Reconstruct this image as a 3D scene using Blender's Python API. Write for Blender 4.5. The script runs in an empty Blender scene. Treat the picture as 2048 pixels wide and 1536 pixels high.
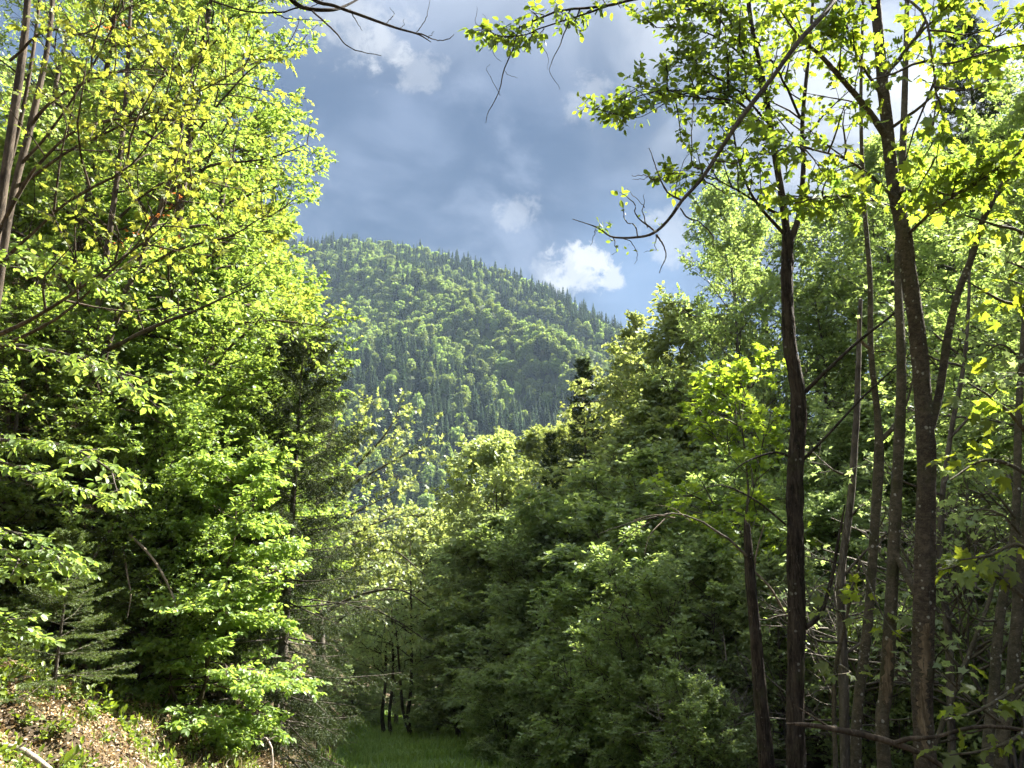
import bpy, math, random
import numpy as np
from mathutils import Vector

# ------------------------------------------------------------------ camera, sky, sun, exposure
sc = bpy.context.scene
COL = sc.collection
PITCH = math.radians(14.0)
F = 1600.0                       # focal length in photo pixels (photo 2048 wide)
CAMZ = 1.6
cam_d = bpy.data.cameras.new('camera')
cam_d.sensor_width = 36.0
cam_d.lens = F / 2048 * 36.0
cam_d.clip_start = 0.05
cam_d.clip_end = 8000
cam = bpy.data.objects.new('camera', cam_d)
cam.location = (0, 0, CAMZ)
cam.rotation_euler = (math.radians(90) + PITCH, 0, 0)
COL.objects.link(cam)
sc.camera = cam

SUN_AZ = math.radians(56.0)      # to the right of the view direction (+Y)
SUN_EL = math.radians(46.0)
SUN_DIR = Vector((math.sin(SUN_AZ) * math.cos(SUN_EL), math.cos(SUN_AZ) * math.cos(SUN_EL), math.sin(SUN_EL)))
sun_d = bpy.data.lights.new('sun', 'SUN')
sun_d.energy = 5.0
sun_d.angle = math.radians(0.53)
sun_d.color = (1.0, 0.95, 0.85)
sun = bpy.data.objects.new('sun', sun_d)
sun.rotation_euler = SUN_DIR.to_track_quat('Z', 'Y').to_euler()
sun.location = (30, 30, 60)
COL.objects.link(sun)

EXPOSURE = 2.8
SKY_STRENGTH = 0.052
sc.view_settings.view_transform = 'Standard'
sc.view_settings.look = 'None'
sc.view_settings.gamma = 1.0
sc.view_settings.exposure = EXPOSURE
sc.view_settings.use_curve_mapping = False
sc.render.engine = 'CYCLES'
cy = sc.cycles
cy.max_bounces = 10
cy.diffuse_bounces = 7
cy.glossy_bounces = 2
cy.transmission_bounces = 7
cy.volume_bounces = 1
cy.transparent_max_bounces = 4
cy.use_denoising = True
cy.use_adaptive_sampling = True
cy.adaptive_threshold = 0.02
cy.sample_clamp_indirect = 6.0
cy.caustics_reflective = False
cy.caustics_refractive = False


def ray(px, py):
    v = (768 - py) / F
    u = (px - 1024) / F
    c, s = math.cos(PITCH), math.sin(PITCH)
    return np.array((u, c - v * s, s + v * c))


def W(px, py, d):
    """a photo pixel at forward distance d (metres) -> world point"""
    r = ray(px, py)
    r = r / r[1] * d
    return np.array((r[0], d, CAMZ + r[2]))


# ---- world: Nishita sky with a broken layer of grey-blue cloud over the whole dome
def nodes_new(nt, typ, **kw):
    n = nt.nodes.new(typ)
    for k, v in kw.items():
        setattr(n, k, v)
    return n


def vmath(nt, op, a, b=None):
    n = nodes_new(nt, 'ShaderNodeVectorMath', operation=op)
    for i, v in enumerate((a, b)):
        if v is None:
            continue
        if hasattr(v, 'is_output'):
            nt.links.new(v, n.inputs[i])
        else:
            n.inputs[i].default_value = v
    return n.outputs['Value'] if op in ('DOT_PRODUCT', 'LENGTH', 'DISTANCE') else n.outputs['Vector']


def fmath(nt, op, a, b=None, c=None, clamp=False):
    n = nodes_new(nt, 'ShaderNodeMath', operation=op, use_clamp=clamp)
    for i, v in enumerate((a, b, c)):
        if v is None:
            continue
        if hasattr(v, 'is_output'):
            nt.links.new(v, n.inputs[i])
        else:
            n.inputs[i].default_value = v
    return n.outputs[0]


def ramp(nt, x, lo, hi, a=0.0, b=1.0):
    n = nodes_new(nt, 'ShaderNodeMapRange', interpolation_type='SMOOTHSTEP')
    nt.links.new(x, n.inputs['Value'])
    n.inputs['From Min'].default_value = lo
    n.inputs['From Max'].default_value = hi
    n.inputs['To Min'].default_value = a
    n.inputs['To Max'].default_value = b
    return n.outputs['Result']


def mixc(nt, f, a, b, mode='MIX'):
    n = nodes_new(nt, 'ShaderNodeMix', data_type='RGBA', blend_type=mode)
    for s, v in ((n.inputs[0], f), (n.inputs[6], a), (n.inputs[7], b)):
        if hasattr(v, 'is_output'):
            nt.links.new(v, s)
        else:
            s.default_value = v if isinstance(v, (int, float)) else (*v, 1.0)
    return n.outputs[2]


def noise(nt, vec, scale, detail=4, rough=0.5, dist=0.0):
    n = nodes_new(nt, 'ShaderNodeTexNoise')
    if vec is not None:
        nt.links.new(vec, n.inputs['Vector'])
    n.inputs['Scale'].default_value = scale
    n.inputs['Detail'].default_value = detail
    n.inputs['Roughness'].default_value = rough
    n.inputs['Distortion'].default_value = dist
    return n.outputs['Fac']


world = bpy.data.worlds.new('World')
sc.world = world
world.use_nodes = True
wt = world.node_tree
wt.nodes.clear()
sky = nodes_new(wt, 'ShaderNodeTexSky', sky_type='NISHITA')
sky.sun_disc = False
sky.sun_elevation = SUN_EL
sky.sun_rotation = SUN_AZ
sky.air_density = 1.0
sky.dust_density = 1.0
sky.ozone_density = 1.0
tc = nodes_new(wt, 'ShaderNodeTexCoord')
dirv = vmath(wt, 'NORMALIZE', tc.outputs['Generated'])
sep = nodes_new(wt, 'ShaderNodeSeparateXYZ')
wt.links.new(dirv, sep.inputs[0])
zz = fmath(wt, 'ADD', fmath(wt, 'MAXIMUM', sep.outputs['Z'], 0.0), 0.22)
cmb = nodes_new(wt, 'ShaderNodeCombineXYZ')
wt.links.new(fmath(wt, 'DIVIDE', sep.outputs['X'], zz), cmb.inputs[0])
wt.links.new(fmath(wt, 'DIVIDE', sep.outputs['Y'], zz), cmb.inputs[1])
cp = cmb.outputs[0]
sundot = vmath(wt, 'DOT_PRODUCT', dirv, tuple(SUN_DIR))
K = 1.0 / SKY_STRENGTH / (2 ** EXPOSURE)          # picture-linear value -> sky radiance
def kc(c):
    return tuple(x * K * 1.04 for x in c)
n_big = noise(wt, cp, 1.7, 6, 0.55, 0.3)
n_mid = noise(wt, cp, 4.5, 7, 0.55, 0.5)
n_fine = noise(wt, dirv, 7.0, 8, 0.6, 0.4)
# cloud shade: thick grey-blue undersides to thin pale edges, brighter round the sun
glow = ramp(wt, sundot, 0.73, 0.93)
thin = ramp(wt, fmath(wt, 'ADD', fmath(wt, 'MULTIPLY', n_big, 0.5), fmath(wt, 'MULTIPLY', n_mid, 0.5)), 0.45, 0.64)
c0 = mixc(wt, thin, kc((0.105, 0.172, 0.315)), kc((0.245, 0.325, 0.50)))
c0 = mixc(wt, fmath(wt, 'MULTIPLY', ramp(wt, n_fine, .50, .70), .45), c0, kc((0.44, 0.53, 0.72)))
hgt = ramp(wt, sep.outputs['Z'], 0.53, 1.0)  # sky brightened toward the zenith as added fill light for the shaded foliage
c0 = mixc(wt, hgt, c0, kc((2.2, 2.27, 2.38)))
c1 = mixc(wt, fmath(wt, 'MULTIPLY', glow, ramp(wt, n_mid, .38, .58, .18, .95)), c0, kc((0.98, 1.02, 1.08)))
cover = ramp(wt, n_big, 0.24, 0.40, 0.35, 1.0)
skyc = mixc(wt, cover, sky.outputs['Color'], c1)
# sunlit puffs: one clear white cumulus above the ridge, smaller ones elsewhere
def puff(cur, px, py, rad_px, strength, thr=0.5, soft=0.14):
    d = Vector(ray(px, py)).normalized()
    ang = vmath(wt, 'DISTANCE', dirv, tuple(d))
    fall = fmath(wt, 'SUBTRACT', 1.0, fmath(wt, 'DIVIDE', ang, rad_px / F), clamp=True)
    m = fmath(wt, 'ADD', fall, fmath(wt, 'MULTIPLY', fmath(wt, 'SUBTRACT', n_puff, 0.5), 1.7))
    m = ramp(wt, m, thr, thr + soft)
    m = fmath(wt, 'MULTIPLY', m, ramp(wt, fall, 0.0, 0.25))
    return mixc(wt, fmath(wt, 'MULTIPLY', m, strength), cur, kc((0.84, 0.87, 0.92)))
n_puff = noise(wt, dirv, 40.0, 9, 0.66, 0.3)
clear = ramp(wt, vmath(wt, 'DISTANCE', dirv, tuple(Vector(ray(1290, 560)).normalized())), 0.02, 0.14, 0.55, 0.0)
skyc = mixc(wt, clear, skyc, kc((0.36, 0.55, 0.88)))
skyc = puff(skyc, 1152, 540, 95, 0.75, 0.34, 0.35)
skyc = puff(skyc, 1176, 518, 66, 0.9, 0.34, 0.35)
skyc = puff(skyc, 1100, 555, 90, 0.35, 0.34, 0.5)
skyc = puff(skyc, 1226, 558, 44, 0.75, 0.38, 0.3)
skyc = puff(skyc, 1345, 475, 110, 0.45, 0.40, 0.4)
skyc = puff(skyc, 720, 30, 200, 0.45, 0.45, 0.5)
skyc = puff(skyc, 770, 95, 80, 0.35, 0.40, 0.4)
skyc = puff(skyc, 1036, 425, 80, 0.3, 0.40, 0.4)
skyc = puff(skyc, 840, 140, 90, 0.3, 0.42, 0.4)
skyc = puff(skyc, 1180, 200, 90, 0.3, 0.42, 0.4)
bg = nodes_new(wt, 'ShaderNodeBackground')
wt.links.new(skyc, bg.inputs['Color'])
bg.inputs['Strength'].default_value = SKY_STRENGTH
wo = nodes_new(wt, 'ShaderNodeOutputWorld')
wt.links.new(bg.outputs[0], wo.inputs['Surface'])

# ------------------------------------------------------------------ mesh helpers
RNG = np.random.default_rng(7)


def unit(v):
    return v / np.maximum(np.linalg.norm(v, axis=-1, keepdims=True), 1e-9)


class Geo:
    """collects vertex and face arrays; build() makes ONE mesh"""
    def __init__(self):
        self.v, self.f, self.n = [], [], 0

    def add(self, verts, faces, mat=0, tint=None):
        verts = np.asarray(verts, float).reshape(-1, 3)
        if len(verts) == 0:
            return
        t = np.zeros(len(verts)) if tint is None else np.asarray(tint, float).reshape(-1)
        self.v.append((verts, t))
        for fa in (faces if isinstance(faces, list) else [faces]):
            self.f.append((np.asarray(fa, np.int64) + self.n, mat))
        self.n += len(verts)

    def mesh(self, name, mats, smooth=False, origin=(0, 0, 0)):
        V = np.concatenate([a for a, _ in self.v]) - np.asarray(origin, float)
        T = np.concatenate([t for _, t in self.v])
        me = bpy.data.meshes.new(name)
        me.vertices.add(len(V))
        me.vertices.foreach_set('co', V.astype(np.float32).ravel())
        loops = np.concatenate([f.ravel() for f, _ in self.f])
        cnt = np.concatenate([np.full(len(f), f.shape[1]) for f, _ in self.f])
        mi = np.concatenate([np.full(len(f), m) for f, m in self.f])
        st = np.concatenate([[0], np.cumsum(cnt)[:-1]])
        me.loops.add(len(loops))
        me.loops.foreach_set('vertex_index', loops.astype(np.int32))
        me.polygons.add(len(cnt))
        me.polygons.foreach_set('loop_start', st.astype(np.int32))
        me.polygons.foreach_set('material_index', mi.astype(np.int32))
        if smooth:
            me.polygons.foreach_set('use_smooth', np.ones(len(cnt), bool))
        for m in mats:
            me.materials.append(m)
        at = me.attributes.new('tint', 'FLOAT', 'POINT')
        at.data.foreach_set('value', T.astype(np.float32))
        me.update(calc_edges=True)
        return me


def obj(name, me, parent=None, loc=None, kind=None):
    o = bpy.data.objects.new(name, me)
    COL.objects.link(o)
    if parent is not None:
        o.parent = parent
    if loc is not None:
        o.location = loc
    if kind:
        o['kind'] = kind
    return o


def tag(o, label, cat, group=None):
    o['label'] = label
    o['category'] = cat
    if group:
        o['group'] = group
    return o


def thing(name, label, cat, loc, group=None, rot=0.0, scale=1.0):
    o = bpy.data.objects.new(name, None)
    o.empty_display_size = 0.3
    COL.objects.link(o)
    o.location = loc
    o.rotation_euler = (0, 0, rot)
    o.scale = (scale,) * 3 if isinstance(scale, (int, float)) else scale
    return tag(o, label, cat, group)


def tubes(P, R, S=4, cap=False):
    """P (N,K,3) centre lines, R (N,K) radii -> verts, quads"""
    N, Kp, _ = P.shape
    T = np.gradient(P, axis=1)
    T = unit(T)
    mean = unit(P[:, -1] - P[:, 0] + 1e-6)
    ref = np.where((np.abs(mean[:, 2:3]) > 0.8), np.array([[1.0, 0.13, 0]]), np.array([[0.0, 0.1, 1.0]]))
    ref = np.repeat(ref[:, None, :], Kp, 1)
    A = unit(np.cross(T, ref))
    B = np.cross(T, A)
    ang = np.arange(S) / S * 2 * math.pi
    ring = A[:, :, None, :] * np.cos(ang)[None, None, :, None] + B[:, :, None, :] * np.sin(ang)[None, None, :, None]
    V = P[:, :, None, :] + ring * R[:, :, None, None]
    idx = np.arange(N * Kp * S).reshape(N, Kp, S)
    a = idx[:, :-1, :]
    b = np.roll(idx, -1, 2)[:, :-1, :]
    c = np.roll(idx, -1, 2)[:, 1:, :]
    d = idx[:, 1:, :]
    Q = np.stack([a, b, c, d], -1).reshape(-1, 4)
    return V.reshape(-1, 3), Q


def catmull(pts, n):
    """resample a (k,m) control polyline to n smooth points"""
    pts = np.asarray(pts, float)
    k = len(pts)
    if k == 2:
        t = np.linspace(0, 1, n)[:, None]
        return pts[0] * (1 - t) + pts[1] * t
    p = np.vstack([2 * pts[0] - pts[1], pts, 2 * pts[-1] - pts[-2]])
    u = np.linspace(0, k - 1 - 1e-6, n)
    i = u.astype(int)
    t = (u - i)[:, None]
    p0, p1, p2, p3 = p[i], p[i + 1], p[i + 2], p[i + 3]
    return 0.5 * (2 * p1 + (p2 - p0) * t + (2 * p0 - 5 * p1 + 4 * p2 - p3) * t ** 2 + (3 * p1 - p0 - 3 * p2 + p3) * t ** 3)


def grow(rng, base, dirs, L, Kp, wig, grav):
    """batch of wandering branches (N,Kp,3)"""
    N = len(base)
    P = np.zeros((N, Kp, 3))
    P[:, 0] = base
    D = unit(dirs)
    step = (L / (Kp - 1))[:, None]
    g = np.array([0, 0, 1.0]) * (grav if np.isscalar(grav) else grav[:, None])
    for k in range(1, Kp):
        P[:, k] = P[:, k - 1] + D * step
        D = unit(D + rng.normal(0, wig, (N, 3)) + g / (Kp - 1))
    return P


def along(P, t):
    """points and tangents at parameters t (N,n) on P (N,K,3)"""
    N, Kp, _ = P.shape
    u = np.clip(t, 0, 0.9999) * (Kp - 1)
    i = u.astype(int)
    f = (u - i)[..., None]
    r = np.arange(N)[:, None]
    a, b = P[r, i], P[r, i + 1]
    return a * (1 - f) + b * f, unit(b - a)


def spawn(rng, P, L, n, t0, t1, a0, a1, lf, flat=0.0, up=0.0, taper=0.55):
    """n children on each parent -> base, dir, length (flattened)"""
    N = len(P)
    t = t0 + (t1 - t0) * (np.arange(n)[None, :] + rng.random((N, n))) / n
    p, T = along(P, t)
    rnd = rng.normal(0, 1, (N, n, 3))
    hor = np.cross(T, np.array([0, 0, 1.0])) * np.where((np.arange(n) % 2)[None, :, None] == 0, 1, -1)
    perp = unit(rnd - (rnd * T).sum(-1, keepdims=True) * T) * (1 - flat) + unit(hor) * flat
    perp = unit(perp)
    a = a0 + (a1 - a0) * rng.random((N, n, 1))
    D = unit(np.cos(a) * T + np.sin(a) * perp + np.array([0, 0, up]))
    ln = L[:, None] * lf * (1 - taper * (t - t0) / max(t1 - t0, 1e-6)) * (0.7 + 0.6 * rng.random((N, n)))
    return p.reshape(-1, 3), D.reshape(-1, 3), ln.reshape(-1)


OVAL4 = (np.array([(0, 0, 0), (-.30, .48, .07), (0, 1, -.04), (.30, .48, .07)]), [np.array([(0, 3, 2), (0, 2, 1)])])
OVAL6 = (np.array([(0, 0, 0), (-.24, .28, .06), (-.27, .62, .06), (0, 1, -.08), (.27, .62, .06), (.24, .28, .06)]),
         [np.array([(0, 5, 4, 3), (0, 3, 2, 1)])])
_h = [(.10, -.04), (.30, -.02), (.44, .10), (.30, .22), (.47, .36), (.56, .60), (.36, .54), (.20, .52), (.26, .72), (.12, .84)]
_mp = [(0, .26, .0), (0, .02, .0)] + [(x, y, -.38 * (x * x + (y - .26) ** 2) + .16 * x + (0.05 if i % 2 else -.03)) for i, (x, y) in enumerate(_h)] + [(0, 1.02, -.24)] \
    + [(-x, y, -.38 * (x * x + (y - .26) ** 2) + .16 * x + (0.05 if i % 2 else -.03)) for i, (x, y) in reversed(list(enumerate(_h)))]
_n = len(_mp)
MAPLE = (np.array(_mp), [np.array([(0, i, i + 1 if i + 1 < _n else 1) for i in range(1, _n)])])
_s = [(.34, .04), (.24, .26), (.50, .55), (.18, .52)]
_ms = [(0, .02, 0)] + [(x, y, -.08 * x) for x, y in _s] + [(0, 1, -.06)] + [(-x, y, -.08 * x) for x, y in reversed(_s)]
STAR = (np.array(_ms), [np.array([(0, 1, 2), (0, 8, 9), (2, 3, 4), (6, 7, 8), (0, 2, 4), (0, 6, 8), (0, 4, 5), (0, 5, 6)])])


def leafset(rng, P, nl, size, tmpl, t0=0.15, spread=0.9, upn=0.8, droop=0.15, tip=True, tint=None, svar=0.35):
    """leaves along twigs P -> verts, faces, tint"""
    N = len(P)
    t = t0 + (1 - t0) * (np.arange(nl)[None, :] + 0.3 + 0.7 * rng.random((N, nl))) / nl
    if tip:
        t[:, -1] = 0.999
    p, T = along(P, t)
    hor = unit(np.cross(T, np.array([0, 0, 1.0])) + 1e-4) * np.where((np.arange(nl) % 2)[None, :, None] == 0, 1, -1)
    ax = unit(T * (1 - spread * 0.6) + hor * spread * 0.8 + rng.normal(0, 0.35, p.shape) + np.array([0, 0, -droop]))
    if tip:
        ax[:, -1] = unit(T[:, -1] + np.array([0, 0, -droop]) + rng.normal(0, 0.2, (N, 3)))
    nr = unit(np.array([0, 0, upn]) + rng.normal(0, 1, p.shape) * (1 - upn * 0.55))
    nr = unit(nr - (nr * ax).sum(-1, keepdims=True) * ax)
    sd = np.cross(ax, nr)
    s = size * (1 + svar * (rng.random((N, nl, 1)) * 2 - 1))
    tv, tf = tmpl
    p, ax, nr, sd, s = [a.reshape(-1, 1, a.shape[-1]) for a in (p, ax, nr, sd, s)]
    V = p + s * (sd * tv[None, :, 0:1] + ax * tv[None, :, 1:2] + nr * tv[None, :, 2:3])
    M = len(V)
    off = (np.arange(M) * len(tv))[:, None, None]
    faces = [(off + f[None]).reshape(-1, f.shape[1]) for f in tf]
    if tint is None:
        tw = np.repeat(rng.random(N), nl)
        tt = np.clip(0.55 * tw + 0.45 * rng.random(M), 0, 1)
    else:
        tt = np.clip(np.asarray(tint) + 0.15 * rng.normal(size=M), 0, 1)
    return V.reshape(-1, 3), faces, np.repeat(tt, len(tv))


def needles(rng, P, nn, length, width, t0=0.05, ang=0.9, flat=0.5):
    N = len(P)
    t = t0 + (1 - t0) * (np.arange(nn)[None, :] + rng.random((N, nn))) / nn
    p, T = along(P, t)
    rnd = rng.normal(0, 1, p.shape)
    hor = unit(np.cross(T, np.array([0, 0, 1.0])) + 1e-4) * np.where(rng.random((N, nn, 1)) < .5, 1, -1)
    perp = unit(unit(rnd - (rnd * T).sum(-1, keepdims=True) * T) * (1 - flat) + hor * flat)
    ax = unit(T * math.cos(ang) + perp * math.sin(ang))
    sd = unit(np.cross(ax, rng.normal(0, 1, p.shape)))
    L = length * (0.7 + 0.6 * rng.random((N, nn, 1)))
    a = p - sd * width
    b = p + sd * width
    c = p + ax * L
    V = np.stack([a, b, c], 2).reshape(-1, 3)
    Fc = np.arange(len(V)).reshape(-1, 3)
    tt = np.repeat(np.clip(np.repeat(rng.random(N), nn) * .6 + .4 * t.reshape(-1), 0, 1), 3)
    return V, Fc, tt


# ------------------------------------------------------------------ materials
def new_mat(name):
    m = bpy.data.materials.new(name)
    m.use_nodes = True
    m.node_tree.nodes.clear()
    return m, m.node_tree


def leaf_mat(name, dark, light, trans, tamt=0.5, gloss=0.05, objvar=0.25):
    """thin leaf: diffuse both sides + light let through + a waxy sheen. The tint attribute picks a leaf's own shade."""
    m, nt = new_mat(name)
    at = nodes_new(nt, 'ShaderNodeAttribute', attribute_name='tint')
    oi = nodes_new(nt, 'ShaderNodeObjectInfo')
    c = mixc(nt, at.outputs['Fac'], dark, light)
    tcn = nodes_new(nt, 'ShaderNodeTexCoord')
    c = mixc(nt, ramp(nt, noise(nt, tcn.outputs['Object'], 26.0, 2, .6), .42, .68, 0, .22), c, tuple(x * .55 for x in dark))
    hs = nodes_new(nt, 'ShaderNodeHueSaturation')
    nt.links.new(c, hs.inputs['Color'])
    nt.links.new(fmath(nt, 'ADD', 0.5 - 0.03 * objvar, fmath(nt, 'MULTIPLY', oi.outputs['Random'], 0.06 * objvar)), hs.inputs['Hue'])
    nt.links.new(fmath(nt, 'ADD', 1 - objvar, fmath(nt, 'MULTIPLY', oi.outputs['Random'], 2 * objvar)), hs.inputs['Value'])
    df = nodes_new(nt, 'ShaderNodeBsdfDiffuse')
    nt.links.new(hs.outputs[0], df.inputs['Color'])
    tr = nodes_new(nt, 'ShaderNodeBsdfTranslucent')
    tcol = mixc(nt, 1.0, hs.outputs[0], trans, 'MULTIPLY')
    nt.links.new(tcol, tr.inputs['Color'])
    mx = nodes_new(nt, 'ShaderNodeMixShader')
    mx.inputs[0].default_value = tamt
    nt.links.new(df.outputs[0], mx.inputs[1])
    nt.links.new(tr.outputs[0], mx.inputs[2])
    gl = nodes_new(nt, 'ShaderNodeBsdfGlossy')
    gl.inputs['Roughness'].default_value = 0.5
    gl.inputs['Color'].default_value = (.9, .95, 1, 1)
    m2 = nodes_new(nt, 'ShaderNodeMixShader')
    m2.inputs[0].default_value = gloss * .6
    nt.links.new(mx.outputs[0], m2.inputs[1])
    nt.links.new(gl.outputs[0], m2.inputs[2])
    out = nodes_new(nt, 'ShaderNodeOutputMaterial')
    nt.links.new(m2.outputs[0], out.inputs['Surface'])
    return m


def bark_mat(name, a, b, scale=14.0, lichen=0.0, stretch=0.25, bump=0.6, spot=(.42, .43, .36)):
    m, nt = new_mat(name)
    tcn = nodes_new(nt, 'ShaderNodeTexCoord')
    mp = nodes_new(nt, 'ShaderNodeMapping')
    mp.inputs['Scale'].default_value = (1, 1, stretch)
    nt.links.new(tcn.outputs['Object'], mp.inputs['Vector'])
    n1 = noise(nt, mp.outputs[0], scale, 8, 0.65, 0.4)
    n2 = noise(nt, tcn.outputs['Object'], scale * 0.25, 4, 0.6)
    c = mixc(nt, ramp(nt, n1, 0.35, 0.66), a, b)
    c = mixc(nt, ramp(nt, n2, 0.42, 0.70, 0, 0.65), c, tuple(x * 0.5 for x in a))
    n3 = noise(nt, mp.outputs[0], scale * 3.2, 6, 0.7, 0.8)
    c = mixc(nt, ramp(nt, n3, 0.52, 0.66, 0, 0.55), c, tuple(min(1, x * 1.7) for x in b))
    hsum = fmath(nt, 'ADD', n1, fmath(nt, 'MULTIPLY', n3, .5))
    if lichen > 0:
        vo = nodes_new(nt, 'ShaderNodeTexVoronoi')
        vo.inputs['Scale'].default_value = 30.0
        nt.links.new(tcn.outputs['Object'], vo.inputs['Vector'])
        sepc = nodes_new(nt, 'ShaderNodeSeparateColor')
        nt.links.new(vo.outputs['Color'], sepc.inputs[0])
        rad = fmath(nt, 'MULTIPLY', ramp(nt, sepc.outputs[0], 1 - lichen, 1.0), 0.42)
        dd = fmath(nt, 'ADD', vo.outputs['Distance'], fmath(nt, 'MULTIPLY', fmath(nt, 'SUBTRACT', n1, 0.5), 1.1))
        spotf = fmath(nt, 'MULTIPLY', ramp(nt, fmath(nt, 'SUBTRACT', rad, dd), -0.04, 0.12), 0.6)
        c = mixc(nt, spotf, c, spot)
        moss = ramp(nt, noise(nt, tcn.outputs['Object'], 5.0, 5, 0.6), 0.52, 0.7, 0, 0.55)
        c = mixc(nt, moss, c, (.055, .06, .025))
    p = nodes_new(nt, 'ShaderNodeBsdfPrincipled')
    nt.links.new(c, p.inputs['Base Color'])
    p.inputs['Roughness'].default_value = 0.9
    p.inputs['Specular IOR Level'].default_value = 0.15
    bp = nodes_new(nt, 'ShaderNodeBump')
    bp.inputs['Strength'].default_value = bump
    bp.inputs['Distance'].default_value = 0.035
    nt.links.new(hsum, bp.inputs['Height'])
    nt.links.new(bp.outputs[0], p.inputs['Normal'])
    out = nodes_new(nt, 'ShaderNodeOutputMaterial')
    nt.links.new(p.outputs[0], out.inputs['Surface'])
    return m


def ground_mat(name, cols, s1=0.6, s2=9.0, bump=0.5):
    m, nt = new_mat(name)
    tcn = nodes_new(nt, 'ShaderNodeTexCoord')
    a = noise(nt, tcn.outputs['Object'], s1, 6, 0.6)
    b = noise(nt, tcn.outputs['Object'], s2, 8, 0.7)
    c = mixc(nt, ramp(nt, b, 0.35, 0.65), cols[0], cols[1])
    c = mixc(nt, ramp(nt, a, 0.45, 0.62), c, cols[2])
    p = nodes_new(nt, 'ShaderNodeBsdfPrincipled')
    nt.links.new(c, p.inputs['Base Color'])
    p.inputs['Roughness'].default_value = 0.95
    p.inputs['Specular IOR Level'].default_value = 0.1
    bp = nodes_new(nt, 'ShaderNodeBump')
    bp.inputs['Strength'].default_value = bump
    bp.inputs['Distance'].default_value = 0.05
    nt.links.new(b, bp.inputs['Height'])
    nt.links.new(bp.outputs[0], p.inputs['Normal'])
    out = nodes_new(nt, 'ShaderNodeOutputMaterial')
    nt.links.new(p.outputs[0], out.inputs['Surface'])
    return m


M = {}
M['beech'] = leaf_mat('beech_leaf', (.11, .185, .045), (.212, .285, .065), (2.0, 1.9, 1.15), .5, .05, .12)
M['maple'] = leaf_mat('maple_leaf', (.14, .20, .036), (.265, .295, .06), (1.9, 1.75, 1.0), .5, .04, .1)
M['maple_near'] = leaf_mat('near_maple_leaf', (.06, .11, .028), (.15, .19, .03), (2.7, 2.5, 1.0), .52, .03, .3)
M['hazel'] = leaf_mat('hazel_leaf', (.135, .20, .078), (.23, .285, .10), (1.9, 1.9, 1.15), .48, .06, .12)
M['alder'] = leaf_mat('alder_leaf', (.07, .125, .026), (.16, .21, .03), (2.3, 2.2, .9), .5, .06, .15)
M['dark_leaf'] = leaf_mat('shade_leaf', (.15, .21, .098), (.245, .30, .13), (1.85, 1.85, 1.25), .5, .035, .22)
M['pale_leaf'] = leaf_mat('pale_leaf', (.17, .225, .08), (.28, .335, .125), (1.7, 1.6, 1.0), .48, .06, .15)
M['olive_leaf'] = leaf_mat('olive_leaf', (.15, .195, .07), (.24, .28, .105), (1.7, 1.6, .9), .45, .05, .18)
M['sapling_leaf'] = leaf_mat('sapling_leaf', (.13, .215, .03), (.235, .32, .045), (2.1, 1.9, 1.0), .52, .04, .05)
M['red_leaf'] = leaf_mat('young_red_leaf', (.30, .10, .035), (.42, .19, .05), (1.5, 1.2, .9), .5, .04, .1)
M['needle'] = leaf_mat('spruce_needle', (.050, .085, .026), (.125, .165, .04), (1.3, 1.3, .8), .3, .03, .12)
M['needle_dark'] = leaf_mat('old_spruce_needle', (.020, .032, .012), (.058, .078, .022), (1.1, 1.1, .8), .18, .02, .1)
M['far_conifer'] = leaf_mat('far_conifer_needle', (.022, .042, .023), (.052, .080, .034), (1.1, 1.1, .8), .2, .02, .3)
M['far_leaf'] = leaf_mat('far_leaf', (.105, .16, .052), (.20, .255, .078), (1.8, 1.75, 1.05), .42, .02, .32)
M['dead_twig'] = leaf_mat('dead_spruce_twig', (.10, .055, .035), (.19, .11, .07), (1, 1, 1), .1, .03, .1)
M['bark'] = bark_mat('grey_bark', (.055, .045, .036), (.13, .115, .095))
M['bark_left'] = bark_mat('warm_bark', (.034, .026, .019), (.115, .09, .066))
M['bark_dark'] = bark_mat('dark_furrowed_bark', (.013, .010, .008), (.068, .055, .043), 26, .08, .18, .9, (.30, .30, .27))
M['bark_lichen'] = bark_mat('lichen_bark', (.042, .035, .027), (.10, .083, .062), 22, .30, 1.6, .7)
M['bark_pale'] = bark_mat('pale_spotted_bark', (.055, .050, .034), (.115, .10, .07), 20, .26, 1.4, .6, (.5, .5, .45))
M['bark_dead'] = bark_mat('bare_grey_wood', (.13, .10, .075), (.30, .25, .19), 20, 0, .2, .6)
M['bark_twig'] = bark_mat('grey_twig_bark', (.075, .066, .054), (.17, .15, .125))
M['wound'] = bark_mat('bared_wood', (.085, .066, .042), (.21, .165, .105), 30, 0, .08, .8)
M['stick'] = bark_mat('bleached_stick', (.22, .18, .15), (.42, .36, .31), 24, 0, .3, .5)
M['ground'] = ground_mat('forest_floor', ((.035, .027, .018), (.095, .068, .043), (.045, .05, .02)))
M['grassland'] = ground_mat('grass_soil', ((.065, .11, .03), (.09, .145, .04), (.10, .135, .045)), .5, 12)
M['mountain'] = ground_mat('mountain_floor', ((.03, .045, .02), (.055, .07, .03), (.05, .07, .028)), .02, .3)
M['litter'] = leaf_mat('dry_leaf', (.13, .08, .038), (.43, .31, .155), (1, .9, .7), .2, .06, .0)
M['grass'] = leaf_mat('grass_blade', (.11, .19, .045), (.23, .31, .075), (1.6, 1.6, .8), .4, .05, .0)
M['drygrass'] = leaf_mat('dry_grass', (.22, .17, .09), (.40, .33, .19), (1, 1, .8), .3, .05, .0)
M['sprout'] = leaf_mat('sprout_leaf', (.09, .15, .018), (.21, .26, .03), (1.6, 1.6, .8), .45, .05, .0)

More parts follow.
